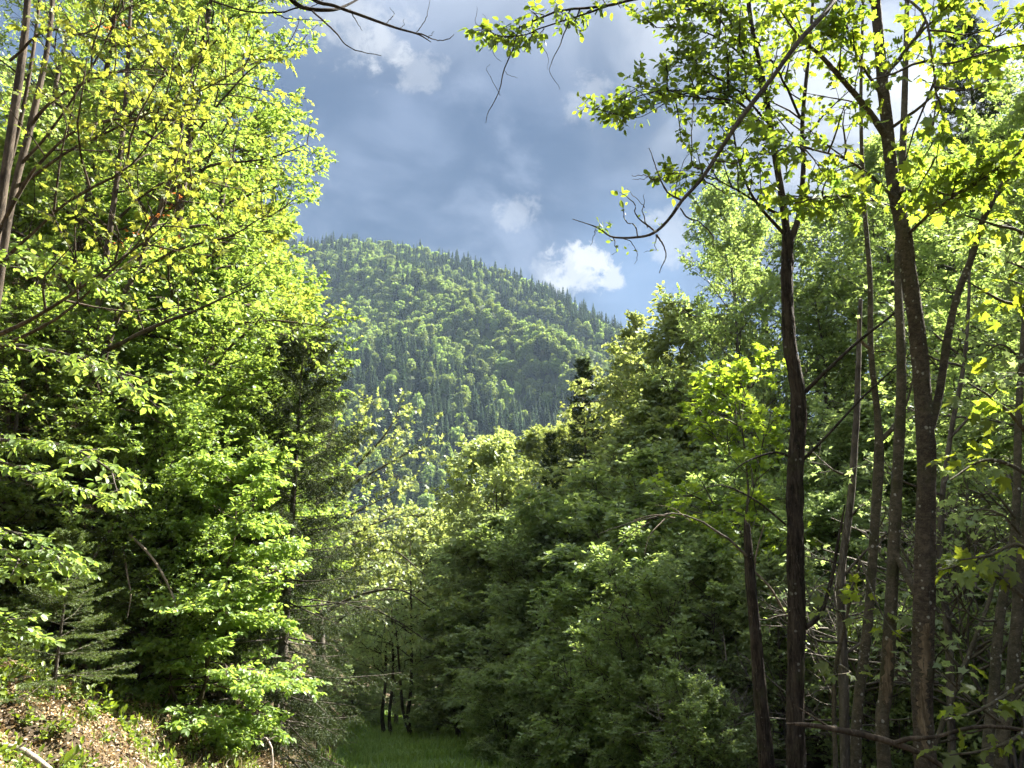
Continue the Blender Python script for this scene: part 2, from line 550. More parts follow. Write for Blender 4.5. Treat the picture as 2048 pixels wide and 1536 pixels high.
# ------------------------------------------------------------------ terrain
_gr = np.random.default_rng(3)
_WA = _gr.normal(0, 1, (14, 2))
_WP = _gr.random(14) * 6.28


def fbm(x, y, s):
    z = np.zeros(np.broadcast(x, y).shape)
    for i in range(14):
        f = 1.0 * 1.35 ** i / s
        z = z + np.sin(_WA[i, 0] * f * x + _WA[i, 1] * f * y + _WP[i]) / 1.35 ** i
    return z * 0.32


def sstep(x, a, b):
    t = np.clip((x - a) / (b - a), 0, 1)
    return t * t * (3 - 2 * t)


def path_z(y):
    y = np.asarray(y, float)
    return np.interp(y, [-400, -20, 0, 34, 80, 150, 220, 4000], [6, 1.0, 0.0, -4.05, -8, -17, -23, -26])


def path_x(y):
    return np.interp(y, [-20, 6, 10, 18, 26, 34, 60], [-.6, -.5, -.4, -1.3, -2.5, -3.4, -5])


def ground_z(x, y):
    x = np.asarray(x, float)
    y = np.asarray(y, float)
    z = path_z(y)
    # left bank: a cut edge at the lip, then a 26 degree slope
    xl = path_x(y) - np.interp(y, [0, 6, 10, 16, 30], [3.1, 3.05, 2.75, 2.6, 2.4]) + 0.16 * np.sin(y * 3.1) + 0.09 * np.sin(y * 7.7 + 1)
    lip = np.interp(y, [0, 4, 6, 8, 10, 16, 30, 60], [1.0, .95, .85, .75, .6, .5, .4, .2])
    dl = xl - x
    z = z + lip * sstep(dl, -0.45, 0.25) + np.clip(dl, 0, 45) * 0.52 * sstep(dl, 0, 1.2)
    # right side: gentle, then a wooded slope
    xr = path_x(y) + np.interp(y, [0, 7, 15, 30, 60], [5.0, 5.0, 4.0, 3.6, 3.0])
    dr = x - xr
    z = z + np.clip(dr, 0, 45) * 0.50 * sstep(dr, 0, 3)
    far = sstep(y, 90, 190)
    z = z * (1 - far) + (path_z(y) + 0 * x) * far
    return z + 0.07 * fbm(x, y, 1.1) + 0.035 * fbm(x + 3, y + 5, .35) * sstep(dl, -.4, .3) * (1 - sstep(y, 14, 20)) + 0.25 * fbm(x + 9, y, 9) * sstep(np.hypot(x, y), 4, 30)


def gridmesh(name, xs, ys, zf, mats, matf=None):
    X, Y = np.meshgrid(xs, ys)
    Z = zf(X, Y)
    V = np.stack([X, Y, Z], -1).reshape(-1, 3)
    nx, ny = len(xs), len(ys)
    i = np.arange(nx * ny).reshape(ny, nx)
    Q = np.stack([i[:-1, :-1], i[:-1, 1:], i[1:, 1:], i[1:, :-1]], -1).reshape(-1, 4)
    g = Geo()
    if matf is None:
        g.add(V, Q)
    else:
        c = V[Q].mean(1)
        k = matf(c)
        g.add(V, [Q[k == 0]], 0)
        if (k == 1).any():
            g.f.append((Q[k == 1], 1))
    return g.mesh(name, mats, True)


xs = np.concatenate([-np.geomspace(1400, 14, 40), np.linspace(-13.5, 11, 190), np.geomspace(11.5, 1400, 40)])
ys = np.concatenate([-np.geomspace(400, 2, 16), np.linspace(-1.5, 45, 260), np.geomspace(46, 1450, 60)])


def grass_zone(c):
    dx = c[:, 0] - path_x(c[:, 1])
    return ((dx > -2.4) & (dx < 3.4) & (c[:, 1] > 9) & (c[:, 1] < 45)).astype(int)


go = obj('ground', gridmesh('ground', xs, ys, ground_z, [M['ground'], M['grassland']], grass_zone), kind='structure')

# mountain: ridge from the photo's skyline, given real distances
_rp = [(-900, 500, 1120), (-300, 488, 1110), (300, 490, 1100), (600, 500, 1080), (700, 496, 1065), (830, 512, 1040), (960, 548, 1000), (1080, 590, 960),
       (1150, 628, 925), (1240, 682, 870), (1350, 770, 800), (1500, 860, 740), (1900, 960, 690), (2900, 1010, 660)]
_rw = np.array([W(p[0], p[1], p[2] * .6) for p in _rp])
_ra = _rw[:, 0] / _rw[:, 1]


def mtn(a, s):
    """mountain surface over azimuth slope a and s (0 valley, 1 ridge)"""
    yr = np.interp(a, _ra, _rw[:, 1])
    zr = np.interp(a, _ra, _rw[:, 2])
    y = 185 + (yr - 185) * s
    x = a * y
    z = -22 + (zr + 22) * np.clip(s, 0, 1) ** 1.12 - np.clip(s - 1, 0, 1) * 260
    rel = np.sin(np.clip(s, 0, 1) * math.pi)
    z = z + rel * (15 * fbm(x, y, 100) + 5 * fbm(x + 300, y, 30))
    # a spur running down to the right in front of the cut-over slope
    px = a * 1550 + 1024
    crest = np.interp(px, [500, 700, 1000, 1140, 1300], [0.93, .80, .60, .50, .40])
    d = (s - crest)
    z = z + rel * 21 * (np.exp(-(d / .09) ** 2)) * sstep(px, 520, 800) - rel * 9 * np.exp(-((d - .16) / .1) ** 2) * sstep(px, 800, 1000)
    return x, y, np.maximum(z, -45.0)


av = np.linspace(-1.1, 1.0, 240)
sv = np.concatenate([np.linspace(-0.05, 1, 150), np.linspace(1.02, 1.7, 16)])
A_, S_ = np.meshgrid(av, sv)
X_, Y_, Z_ = mtn(A_, S_)
g = Geo()
i_ = np.arange(A_.size).reshape(A_.shape)
g.add(np.stack([X_, Y_, Z_], -1).reshape(-1, 3), np.stack([i_[:-1, :-1], i_[:-1, 1:], i_[1:, 1:], i_[1:, :-1]], -1).reshape(-1, 4))
obj('mountain', g.mesh('mountain', [M['mountain']], True), kind='structure')

# ------------------------------------------------------------------ far trees on the mountain
def far_conifer(seed):
    r = np.random.default_rng(seed)
    g = Geo()
    n = 130
    t = np.sort(r.random(n) ** 0.9)
    az = np.arange(n) * 2.399 + r.random(n)
    rad = (1 - t) ** 0.8 * (3.1 + 1.3 * r.random(n)) * 0.9 + 0.15
    z = 2.0 + t * 17.5
    d = np.stack([np.cos(az), np.sin(az), -0.28 - 0.35 * r.random(n) + 0.3 * t], -1)
    s = np.stack([-np.sin(az), np.cos(az), np.zeros(n)], -1)
    c = np.stack([np.zeros(n), np.zeros(n), z], -1)
    w = (0.30 * rad + 0.15)[:, None]
    mid = c + d * rad[:, None] * .6
    tip = c + d * rad[:, None]
    up = np.array([0, 0, .35])
    V = np.stack([c + up, mid - s * w, tip, mid + s * w, mid + up * .6], 1)
    Fc = np.array([(0, 1, 4), (1, 2, 4), (2, 3, 4), (3, 0, 4)])
    o = (np.arange(n) * 5)[:, None, None]
    g.add(V, (o + Fc[None]).reshape(-1, 3), 0, np.repeat(np.clip(r.random(n), 0, 1), 5))
    top = np.array([[-.12, 0, 18.6], [.12, 0, 18.6], [0, .1, 18.6], [0, 0, 20.6]])
    g.add(top, np.array([(0, 1, 3), (1, 2, 3), (2, 0, 3)]), 0)
    V, Q = tubes(np.array([[[0, 0, -1.5], [0, 0, 9], [0, 0, 18.5]]]), np.array([[.28, .16, .05]]), 5)
    g.add(V, Q, 1)
    return g.mesh('far_conifer', [M['far_conifer'], M['bark']])


def far_broadleaf(seed, wd=4.2, ht=15.0):
    r = np.random.default_rng(seed)
    g = Geo()
    nl = 15
    lob = unit(r.normal(0, 1, (nl, 3))) * np.array([wd * .55, wd * .55, ht * .28]) * (0.6 + .5 * r.random((nl, 1)))
    lob[:, 2] += ht * .60
    lr = wd * (0.34 + .24 * r.random(nl))
    per = 46
    d = unit(r.normal(0, 1, (nl, per, 3)) + np.array([0, 0, .25]))
    p = lob[:, None] + d * lr[:, None, None] * (0.72 + .42 * r.random((nl, per, 1))) * np.array([1, 1, 1.15])
    nrm = unit(d + r.normal(0, .45, d.shape))
    u = unit(np.cross(nrm, r.normal(0, 1, d.shape)))
    v = np.cross(nrm, u)
    s = 0.42 + .38 * r.random((nl, per, 1))
    V = np.stack([p - u * s, p - v * s * .8 + nrm * .12, p + u * s, p + v * s * .8 - nrm * .12], 2).reshape(-1, 3)
    tt = np.repeat(np.clip(.5 * np.repeat(r.random(nl), per) + .5 * r.random(nl * per), 0, 1), 4)
    g.add(V, np.arange(len(V)).reshape(-1, 4), 0, tt)
    V, Q = tubes(np.array([[[0, 0, -1.5], [.1, 0, ht * .4], [0, .1, ht * .8]]]), np.array([[.25, .18, .06]]), 5)
    g.add(V, Q, 1)
    return g.mesh('far_broadleaf', [M['far_leaf'], M['bark']])


FC = [far_conifer(11), far_conifer(12), far_conifer(13)]
FB = [far_broadleaf(21, 4.6, 15), far_broadleaf(22, 3.8, 18), far_broadleaf(23, 5.4, 14), far_broadleaf(24, 3.4, 14)]

r = np.random.default_rng(99)
n = 20000
aa = r.uniform(-0.62, 0.55, n)
ss = np.sqrt(r.uniform(0.01, 1.0, n))
ss[:260] = r.uniform(.985, 1.01, 260)                      # trees along the skyline
xx, yy, zz_ = mtn(aa, ss)
pxx = aa * 1560 + 1024
patch = fbm(xx, yy, 45) + .5 * fbm(xx + 500, yy, 20)
# conifers gather on the upper slope, in a band low down and in pockets
con_p = np.clip(0.25 + .46 * patch + .28 * (ss > .86) + .55 * np.exp(-((ss - .36) / .09) ** 2) - .45 * np.exp(-((ss - .58) / .08) ** 2), .03, .95)
iscon = r.random(n) < con_p
# cut-over slope with young growth
young = (pxx > 930 + 45 * fbm(xx, yy, 25)) & (ss > .60 - .0003 * (pxx - 930)) & (ss < .84)
sz = np.where(iscon, r.uniform(.36, .92, n), r.uniform(.32, .80, n))
sz = np.where(young, r.uniform(.18, .34, n) * np.where(iscon, .9, 1), sz)
iscon = np.where(young, r.random(n) < .12, iscon)
keep = np.ones(n, bool)
cell = {}
for k in np.argsort(-sz):                                    # no two trunks on one spot
    cs = 1.8 if young[k] else 3.1
    key = (round(xx[k] / cs), round(yy[k] / cs), bool(young[k]))
    if key in cell:
        keep[k] = False
    else:
        cell[key] = 1
idx = np.where(keep)[0]
# what the photograph shows: the window between the near trees
vis = (pxx > 590) & (pxx < 1290) & (yy > 215)
show = np.where(vis, sz * np.where(iscon, 1.1, 1.0) / yy, 0)
big_con = [k for k in idx[np.argsort(-show[idx])] if iscon[k] and vis[k]][:290]
big_bro = [k for k in idx[np.argsort(-show[idx])] if not iscon[k] and vis[k]][:290]
single = set(big_con) | set(big_bro)


def far_tree(k):
    con = iscon[k]
    me = (FC if con else FB)[r.integers(0, 3 if con else 4)]
    o = obj('mountain_spruce' if con else 'mountain_beech', me)
    o.location = (xx[k], yy[k], zz_[k])
    o.rotation_euler = (0, 0, r.random() * 6.28)
    w = sz[k] * r.uniform(.85, 1.15)
    o.scale = (w, w, sz[k])
    if con:
        tag(o, 'dark pointed spruce in the forest on the far hazy mountainside', 'conifer', 'spruces of the lower mountain slope')
    else:
        tag(o, 'round green broadleaf tree in the forest on the far hazy mountainside', 'broadleaf tree', 'broadleaf trees of the lower mountain slope')
    return o


for k in big_con + big_bro:
    far_tree(k)

rest = np.array([k for k in idx if k not in single])
pcol = bpy.data.collections.new('far_tree_kinds')           # source meshes, not linked into the scene
protos = []
for j, me in enumerate(FC + FB):
    o = bpy.data.objects.new('k%02d' % j, me)
    pcol.objects.link(o)
me = bpy.data.meshes.new('mountain_forest')
P_ = np.stack([xx[rest], yy[rest], zz_[rest]], -1)
me.vertices.add(len(rest))
me.vertices.foreach_set('co', P_.astype(np.float32).ravel())
for nm, val, ty in (('pick', np.where(iscon[rest], r.integers(0, 3, len(rest)), 3 + r.integers(0, 4, len(rest))), 'INT'),
                    ('turn', r.random(len(rest)) * 6.28, 'FLOAT'), ('size', sz[rest], 'FLOAT')):
    at = me.attributes.new(nm, ty, 'POINT')
    at.data.foreach_set('value', val.astype(np.int32 if ty == 'INT' else np.float32))
fo = obj('mountain_forest', me, kind='stuff')
fo['label'] = 'dense mixed forest covering the far mountainside'
fo['category'] = 'forest'
ng = bpy.data.node_groups.new('forest', 'GeometryNodeTree')
ng.interface.new_socket('Geometry', in_out='INPUT', socket_type='NodeSocketGeometry')
ng.interface.new_socket('Geometry', in_out='OUTPUT', socket_type='NodeSocketGeometry')
gi = ng.nodes.new('NodeGroupInput')
gout = ng.nodes.new('NodeGroupOutput')
iop = ng.nodes.new('GeometryNodeInstanceOnPoints')
ci = ng.nodes.new('GeometryNodeCollectionInfo')
ci.inputs['Collection'].default_value = pcol
ci.inputs['Separate Children'].default_value = True
m2p = ng.nodes.new('GeometryNodeMeshToPoints')
def nattr(nm, ty):
    a = ng.nodes.new('GeometryNodeInputNamedAttribute')
    a.data_type = ty
    a.inputs['Name'].default_value = nm
    return a.outputs['Attribute']
cx = ng.nodes.new('ShaderNodeCombineXYZ')
ng.links.new(nattr('turn', 'FLOAT'), cx.inputs[2])
ng.links.new(gi.outputs[0], m2p.inputs[0])
ng.links.new(m2p.outputs[0], iop.inputs['Points'])
ng.links.new(ci.outputs[0], iop.inputs['Instance'])
iop.inputs['Pick Instance'].default_value = True
ng.links.new(nattr('pick', 'INT'), iop.inputs['Instance Index'])
ng.links.new(cx.outputs[0], iop.inputs['Rotation'])
ng.links.new(nattr('size', 'FLOAT'), iop.inputs['Scale'])
ng.links.new(iop.outputs[0], gout.inputs[0])
md = fo.modifiers.new('forest', 'NODES')
md.node_group = ng

# ------------------------------------------------------------------ tree builders
def prof_round(tt):
    return np.sqrt(np.clip(1 - ((tt - .38) / .64) ** 2, 0.03, 1))


def prof_cone(tt):
    return np.clip(1.05 - tt, .08, 1) ** .8


def prof_tall(tt):
    return np.clip(np.interp(tt, [0, .15, .6, 1], [.7, 1, .85, .12]), .1, 1)


def crown_on(rng, gt, gc, P1, L1, sp, smat=1):
    """secondary branches, twigs and leaves on primary limbs P1 (N,K,3)"""
    b, d, l = spawn(rng, P1, L1, sp['n2'], sp.get('s0', .2), 1.0, .5, 1.15, sp.get('lf2', .42), sp['flat'], sp.get('up', .1))
    P2 = grow(rng, b, d, l, 5, .12, sp.get('grav2', -.05))
    b, d, l2 = spawn(rng, P2, l, sp['n3'], .12, 1.0, .5, 1.2, sp.get('lf3', .5), sp['flat'], .05)
    l2 = np.maximum(l2, sp['leaf'] * 2.0)
    P3 = grow(rng, b, d, l2, 4, .15, sp.get('grav3', -.15))
    r2 = (0.0035 + 0.010 * l / max(l.max(), .1)) * sp.get('rs', 1)
    V, Q = tubes(P2, r2[:, None] * np.linspace(1, .35, 5)[None], 4)
    gc.add(V, Q, smat)
    V, Q = tubes(P3, np.full((len(P3), 1), .0028 * sp.get('rs', 1)) * np.linspace(1, .4, 4)[None], 3)
    gc.add(V, Q, smat)
    V, Fc, tt = leafset(rng, P3, sp['nl'], sp['leaf'], sp['tmpl'], upn=sp.get('upn', .8), droop=sp.get('droop', .15), spread=sp.get('spread', .9))
    gc.add(V, Fc, 0, tt)


def tree_meshes(seed, H, R, r0, c0, sp, prof=prof_round, lean=(0, 0), e0=.15, e1=1.1, wob=.05, trunk_sides=9, key='t', leafm='beech', barkm='bark', stems=1):
    """trunk mesh (with main limbs) and crown mesh in local coordinates"""
    rng = np.random.default_rng(seed)
    gt, gc = Geo(), Geo()
    for st in range(stems):
        az0 = st * 2.4 + rng.random()
        off = np.array([math.cos(az0), math.sin(az0), 0]) * (0 if stems == 1 else r0 * 1.2)
        ln = np.array([lean[0], lean[1], 0]) + (0 if stems == 1 else 1) * np.array([math.cos(az0), math.sin(az0), 0]) * R * .45
        t = np.linspace(0, 1, 15)
        h = H * (1 if stems == 1 else rng.uniform(.75, 1))
        tr = off + np.stack([ln[0] * t ** 1.4, ln[1] * t ** 1.4, h * t], -1) + np.cumsum(rng.normal(0, wob, (15, 3)) * np.array([1, 1, 0]), 0) * (t[:, None] > .08)
        tr[0, 2] = -.4
        rr = r0 * (1 if stems == 1 else .7) * (1 - .88 * t) + r0 * .35 * np.exp(-t * 25)
        V, Q = tubes(tr[None], rr[None], trunk_sides)
        gt.add(V, Q, 0)
        N1 = max(4, int(sp['n1'] / stems))
        tt = (np.arange(N1) + rng.random(N1)) / N1
        tp = c0 + (0.985 - c0) * tt
        p, T = along(tr[None], tp[None])
        az = np.arange(N1) * 2.399 + rng.normal(0, .3, N1)
        el = e0 + (e1 - e0) * tt ** 1.3 + rng.normal(0, .12, N1)
        D = np.stack([np.cos(az) * np.cos(el), np.sin(az) * np.cos(el), np.sin(el)], -1)
        L = R * prof(tt) * rng.uniform(.55, 1.28, N1)
        P1 = grow(rng, p[0], D, L, 7, .10, sp.get('grav1', .1))
        rb = np.interp(tp, t, rr) * .45
        V, Q = tubes(P1, np.maximum(rb[:, None] * np.linspace(1, .18, 7)[None], .004), 5)
        gt.add(V, Q, 0)
        crown_on(rng, gt, gc, P1, L, sp)
    return gt.mesh(key + '_trunk', [M[barkm]], True), gc.mesh(key + '_crown', [M[leafm], M[barkm]])


def place(meshes, name, label, cat, loc, group=None, rot=0.0, scale=1.0, parts=('trunk', 'crown')):
    o = thing(name, label, cat, loc, group, rot, scale)
    for nm, me in zip(parts, meshes):
        c = obj(nm, me, o)
        if nm == 'crown':
            c['kind'] = 'stuff'
    return o


def on_ground(px, d, py=1200):
    p = W(px, py, d)
    return (p[0], d, float(ground_z(p[0], d)) - .02)


def ground_hit(px, py, d0=4.5, d1=40.0):
    """where the line of sight through a photo pixel meets the ground"""
    for d in np.arange(d0, d1, .05):
        p = W(px, py, d)
        if p[2] <= float(ground_z(p[0], p[1])):
            return (p[0], p[1], float(ground_z(p[0], p[1])) - .02)
    return on_ground(px, d1)


def leaf_template(seed):
    rl = np.random.default_rng(seed)
    g = Geo()
    V = MAPLE[0].copy()
    V[:, 2] += rl.normal(0, .02, len(V)) + .10 * np.abs(V[:, 0])
    g.add(V, MAPLE[1][0], 0, np.full(len(V), rl.random()))
    V2, Q = tubes(np.array([[[0, .03, 0], [0, -.25, .03], [0, -.5, .12]]]), np.array([[.012, .010, .012]]), 3)
    g.add(V2, Q, 1)
    return g.mesh('maple_leaf', [M['maple_near'], M['bark']])


LEAF = [leaf_template(700 + q) for q in range(6)]


def leaf_parts(h, P, n, size, seed, t0=.25, drop=.35, kinds=None, reach=.20):
    """large single leaves, each a part of its own, along a limb"""
    rl = np.random.default_rng(seed)
    for q in range(n):
        t = t0 + (1 - t0) * rl.random()
        p, T = along(P[None], np.array([[t]]))
        p, T = p[0, 0], T[0, 0]
        off = unit(rl.normal(0, 1, 3) * np.array([1, 1, .6])) * rl.uniform(.03, reach)
        ax = unit(off / np.linalg.norm(off) * .8 + T * .3 + np.array([0, 0, -drop - .3 * rl.random()]))
        nr = unit(np.array([0, -.25, .8]) + rl.normal(0, .45, 3))
        nr = unit(nr - ax * (ax @ nr))
        sd = np.cross(ax, nr)
        s = size * rl.uniform(.65, 1.2)
        o = bpy.data.objects.new('leaf', (kinds or LEAF)[rl.integers(0, len(kinds or LEAF))])
        COL.objects.link(o)
        o.parent = h.root
        from mathutils import Matrix
        pos = p + off - h.base
        o.matrix_local = Matrix(((sd[0] * s, ax[0] * s, nr[0] * s, pos[0]), (sd[1] * s, ax[1] * s, nr[1] * s, pos[1]), (sd[2] * s, ax[2] * s, nr[2] * s, pos[2]), (0, 0, 0, 1)))


def oval_template(seed, mat):
    rl = np.random.default_rng(seed)
    u = np.array([0, .18, .38, .58, .8, 1.0])
    wv = np.array([.02, .20, .29, .28, .17, .0])
    V = [(0, y, -.10 * y * y) for y in u] + [(w, y, .07 - .10 * y * y + rl.normal(0, .012)) for y, w in zip(u, wv)] + [(-w, y, .07 - .10 * y * y + rl.normal(0, .012)) for y, w in zip(u, wv)]
    Fc = [(q, q + 6, q + 7, q + 1) for q in range(5)] + [(q + 1, q + 13, q + 12, q) for q in range(5)]
    g = Geo()
    g.add(np.array(V), np.array(Fc), 0, np.full(18, rl.random()))
    V2, Q = tubes(np.array([[[0, .02, 0], [0, -.06, .01], [0, -.14, .05]]]), np.array([[.010, .009, .010]]), 3)
    g.add(V2, Q, 1)
    return g.mesh('leaf', [M[mat], M['bark']])


OVAL_BEECH = [oval_template(720 + q, 'beech') for q in range(5)]
OVAL_ALDER = [oval_template(730 + q, 'alder') for q in range(5)]


# ------------------------------------------------------------------ LEFT: sunlit broadleaf trees on the bank
SPB = dict(n1=44, n2=11, n3=6, nl=10, leaf=.082, tmpl=OVAL4, flat=.55, upn=.75, droop=.2, lf2=.46, grav1=.15)
def left_tree(seed, px, d, H, R, name, label, cat, leafm='beech', c0=.12, lean=(0, 0), **kw):
    sp = dict(SPB)
    sp.update(kw.pop('sp', {}))
    ms = tree_meshes(seed, H, R, kw.pop('r0', .11), c0, sp, kw.pop('prof', prof_tall), lean, leafm=leafm, barkm=kw.pop('barkm', 'bark_left'), key=name, **kw)
    return place(ms, name, label, cat, on_ground(px, d))


left_tree(101, 385, 14.0, 15.5, 2.0, 'beech_tree', 'tall bright green tree at the edge of the sky, leafing from top to bottom', 'tree', c0=.10, lean=(-.2, 0), sp=dict(n1=56), prof=lambda tt: np.interp(tt, [0, .2, .42, .62, .85, 1], [.85, .85, .74, 1.05, .85, .25]))
left_tree(102, 250, 12.5, 15.0, 2.5, 'beech_tree', 'tall sunlit tree behind the twin pale trunks on the bank', 'tree', c0=.16, lean=(.1, 0), r0=.13, sp=dict(n1=44))
left_tree(103, 90, 13.5, 15.0, 2.7, 'beech_tree', 'tall leafy tree rising behind the dark stems at the picture edge', 'tree', c0=.14, r0=.12, sp=dict(n1=40))
left_tree(104, 388, 17.5, 13.0, 1.9, 'hornbeam_tree', 'yellow green tree just behind the drooping spruce', 'tree', leafm='maple', c0=.12, lean=(.3, 0), sp=dict(n1=46, leaf=.085))
left_tree(105, -60, 17.0, 17.0, 3.2, 'beech_tree', 'shaded tall tree deep in the wood on the bank', 'tree', leafm='hazel', c0=.1, sp=dict(n1=38, leaf=.09))
left_tree(106, 240, 20.0, 18.0, 3.2, 'beech_tree', 'tall tree in the second row of the wood above the bank', 'tree', leafm='hazel', c0=.1, sp=dict(n1=40, leaf=.10))
left_tree(107, 400, 11.2, 4.2, 1.15, 'beech_bush', 'bushy young beech with layered bright leaves hanging low over the bank', 'shrub', c0=.06, prof=prof_round, r0=.04, e0=-.25, e1=.8, lean=(.1, -.1), stems=3,
          sp=dict(n1=66, n2=11, n3=6, nl=8, leaf=.075, flat=.8, upn=.85, tmpl=OVAL6, droop=.3, grav1=-.1))
left_tree(108, 478, 15.5, 8.2, 1.2, 'beech_tree', 'slender bright tree squeezed between the leafy wall and the drooping spruce', 'tree', c0=.15, r0=.07, sp=dict(n1=34, leaf=.08))
left_tree(109, 330, 12.2, 6.5, 1.6, 'beech_tree', 'half grown beech in front of the leafy wall, above the layered bush', 'tree', c0=.25, r0=.07, sp=dict(n1=30, flat=.8, upn=.85))


WOOD = tree_meshes(131, 8.0, 2.3, .08, .04, dict(n1=64, n2=11, n3=6, nl=10, leaf=.09, tmpl=OVAL4, flat=.6, upn=.75, droop=.2), prof_tall, leafm='beech', barkm='bark_left', key='wood')
for j, (px, d, s) in enumerate(((-120, 14, 1.0), (30, 16, 1.2), (150, 15, 1.0), (250, 16.5, 1.25), (330, 15, .95), (400, 17.5, 1.3), (470, 15.5, .85), (470, 19, 1.2), (90, 20, 1.7), (300, 22, 1.8), (430, 23, 1.7), (-40, 22, 1.8), (190, 13.2, .7), (350, 13.0, .6), (60, 12.6, .6), (20, 11.0, .55), (120, 11.6, .62), (215, 11.6, .6), (290, 11.2, .55), (-60, 10.4, .6), (170, 10.6, .42), (250, 12.4, .85), (455, 14.6, .6))):
    place(WOOD, 'understory_tree', 'leafy understory tree filling the sunlit wood above the bank', 'tree', on_ground(px, d), 'understory trees of the wood above the bank', j * 1.7, s)


def px_limb(pts, n=16):
    """control points (px, py, dist, radius_px) -> world points (n,3), radii (n)"""
    q = np.array([[*W(p[0], p[1], p[2]), p[3] / F * p[2]] for p in pts])
    c = catmull(q, n)
    return c[:, :3], np.maximum(c[:, 3], .0012)


def px_limb_thin(pts, n=16):
    P, R = px_limb(pts, n)
    return P, R * .78


def rough_tube(rng, P, R, S, amp=.08, wig=0.0):
    """a tube with uneven bark outline"""
    if wig:
        P = P + np.cumsum(rng.normal(0, wig, P.shape), 0) * .5
    V, Q = tubes(P[None], R[None], S)
    V = V.reshape(len(P), S, 3)
    k = rng.normal(0, 1, (len(P), S))
    k = (k + np.roll(k, 1, 0) + np.roll(k, -1, 0) + np.roll(k, 2, 0) + np.roll(k, -2, 0) + .4 * np.roll(k, 1, 1)) / 2.2
    k[:, :] += .8 * rng.normal(0, 1, (1, S))
    V = P[:, None] + (V - P[:, None]) * (1 + amp * k[..., None])
    return V.reshape(-1, 3), Q


class Hero:
    """a near tree drawn limb by limb; every limb is its own part"""
    def __init__(self, name, label, cat, base, seed, bark):
        self.root = thing(name, label, cat, tuple(base))
        self.base = np.array(base, float)
        self.rng = np.random.default_rng(seed)
        self.bark = bark
        self.thin = 1.0

    def limb(self, pts, name='branch', n=18, S=8, amp=.05, bark=None, wig=0.0, extra=None, under=None):
        P, R = px_limb(pts, n)
        R = R * self.thin
        g = Geo()
        V, Q = rough_tube(self.rng, P, R, S, amp, wig)
        g.add(V, Q, 0)
        end = len(P) * S
        g.add(np.vstack([V[-S:], (P[-1] + unit(P[-1] - P[-2]) * R[-1])[None]]), np.array([(i, (i + 1) % S, S) for i in range(S)]), 0)
        if extra:
            extra(g, P, R)
        o = obj(name, g.mesh(name, [M[bark or self.bark]], True, self.base), under or self.root)
        return P, o

    def crown(self, limbs, sp, leafm, twig=None, name='crown'):
        P1 = np.array([catmull(p, 9) for p in limbs])
        L1 = np.linalg.norm(np.diff(P1, axis=1), axis=2).sum(1)
        gc = Geo()
        crown_on(self.rng, None, gc, P1, L1, sp)
        o = obj(name, gc.mesh(name, [M[leafm], M[twig or self.bark]], False, self.base), self.root, kind='stuff')
        return o


# dark multi-stemmed tree at the left edge, with yellow maple leaves on long arching branches
h = Hero('maple_tree', 'dark multi-stemmed tree leaning in with arching branches and yellow leaves', 'tree', on_ground(-190, 8.2), 201, 'bark_left')
h.thin = .72
b0 = h.base
def pxof(p):
    v = np.array(p) - np.array((0, 0, CAMZ))
    c, s = math.cos(PITCH), math.sin(PITCH)
    fz = v[1] * c + v[2] * s
    return 1024 + F * v[0] / fz, 768 - F * (-v[1] * s + v[2] * c) / fz
bx, by = pxof(b0)
s1, _ = h.limb([(bx, by, 8.2, 26), (-70, 800, 8.1, 20), (-10, 480, 8.0, 15), (25, 250, 8.0, 13), (52, 40, 8.0, 10), (62, -140, 8.0, 8)], 'trunk', 26, 10, .06)
s2, _ = h.limb([(bx + 30, by, 8.2, 20), (-35, 760, 7.9, 14), (20, 420, 7.9, 12), (62, 250, 7.9, 11), (100, 60, 7.9, 8), (112, -140, 7.9, 7)], 'stem', 24, 8, .05)
s3, _ = h.limb([(bx - 20, by, 8.3, 14), (-60, 640, 8.2, 8), (20, 330, 8.2, 7), (52, 190, 8.1, 6), (75, 40, 8.1, 5), (85, -100, 8.1, 4)], 'stem', 22, 7, .04)
arms = []
for pts in (
    [(62, 250, 7.9, 6), (110, 200, 7.7, 5), (190, 160, 7.5, 3.5), (275, 140, 7.3, 2.2), (350, 150, 7.1, 1)],
    [(-10, 480, 8.0, 7), (60, 350, 7.6, 5), (150, 262, 7.4, 4), (270, 240, 7.2, 2.4), (420, 245, 7, 1)],
    [(40, 330, 7.9, 6), (120, 235, 7.6, 4), (200, 110, 7.4, 3), (260, 0, 7.2, 2), (290, -80, 7.1, 1)],
    [(-35, 560, 8.0, 7), (40, 490, 7.5, 5), (140, 400, 7.2, 4), (260, 330, 7, 3), (330, 225, 6.9, 2), (385, 120, 6.8, 1)],
    [(20, 120, 8.0, 5), (90, 60, 7.6, 4), (160, 70, 7.4, 3), (240, 25, 7.2, 2), (320, -20, 7, 1)],
    [(-60, 700, 8.0, 8), (60, 640, 7.4, 6), (180, 560, 7.1, 4), (300, 470, 6.9, 2.5), (380, 400, 6.8, 1)],
    [(-60, 720, 8.0, 7), (100, 640, 7.2, 4.5), (230, 530, 7.0, 3), (330, 420, 6.9, 2), (420, 360, 6.8, 1)],
    [(30, 380, 8.0, 6), (150, 300, 7.7, 4), (300, 230, 7.5, 3), (450, 160, 7.3, 1.8), (520, 110, 7.2, .8)],
):
    P, _ = h.limb(pts, 'branch', 16, 6, .04, None, .012)
    arms.append(P)
h.crown(arms, dict(n2=10, n3=5, nl=5, leaf=.056, tmpl=MAPLE, flat=.6, upn=.55, droop=.4, lf2=.34, s0=.3, lf3=.4), 'maple')
gr_ = Geo()
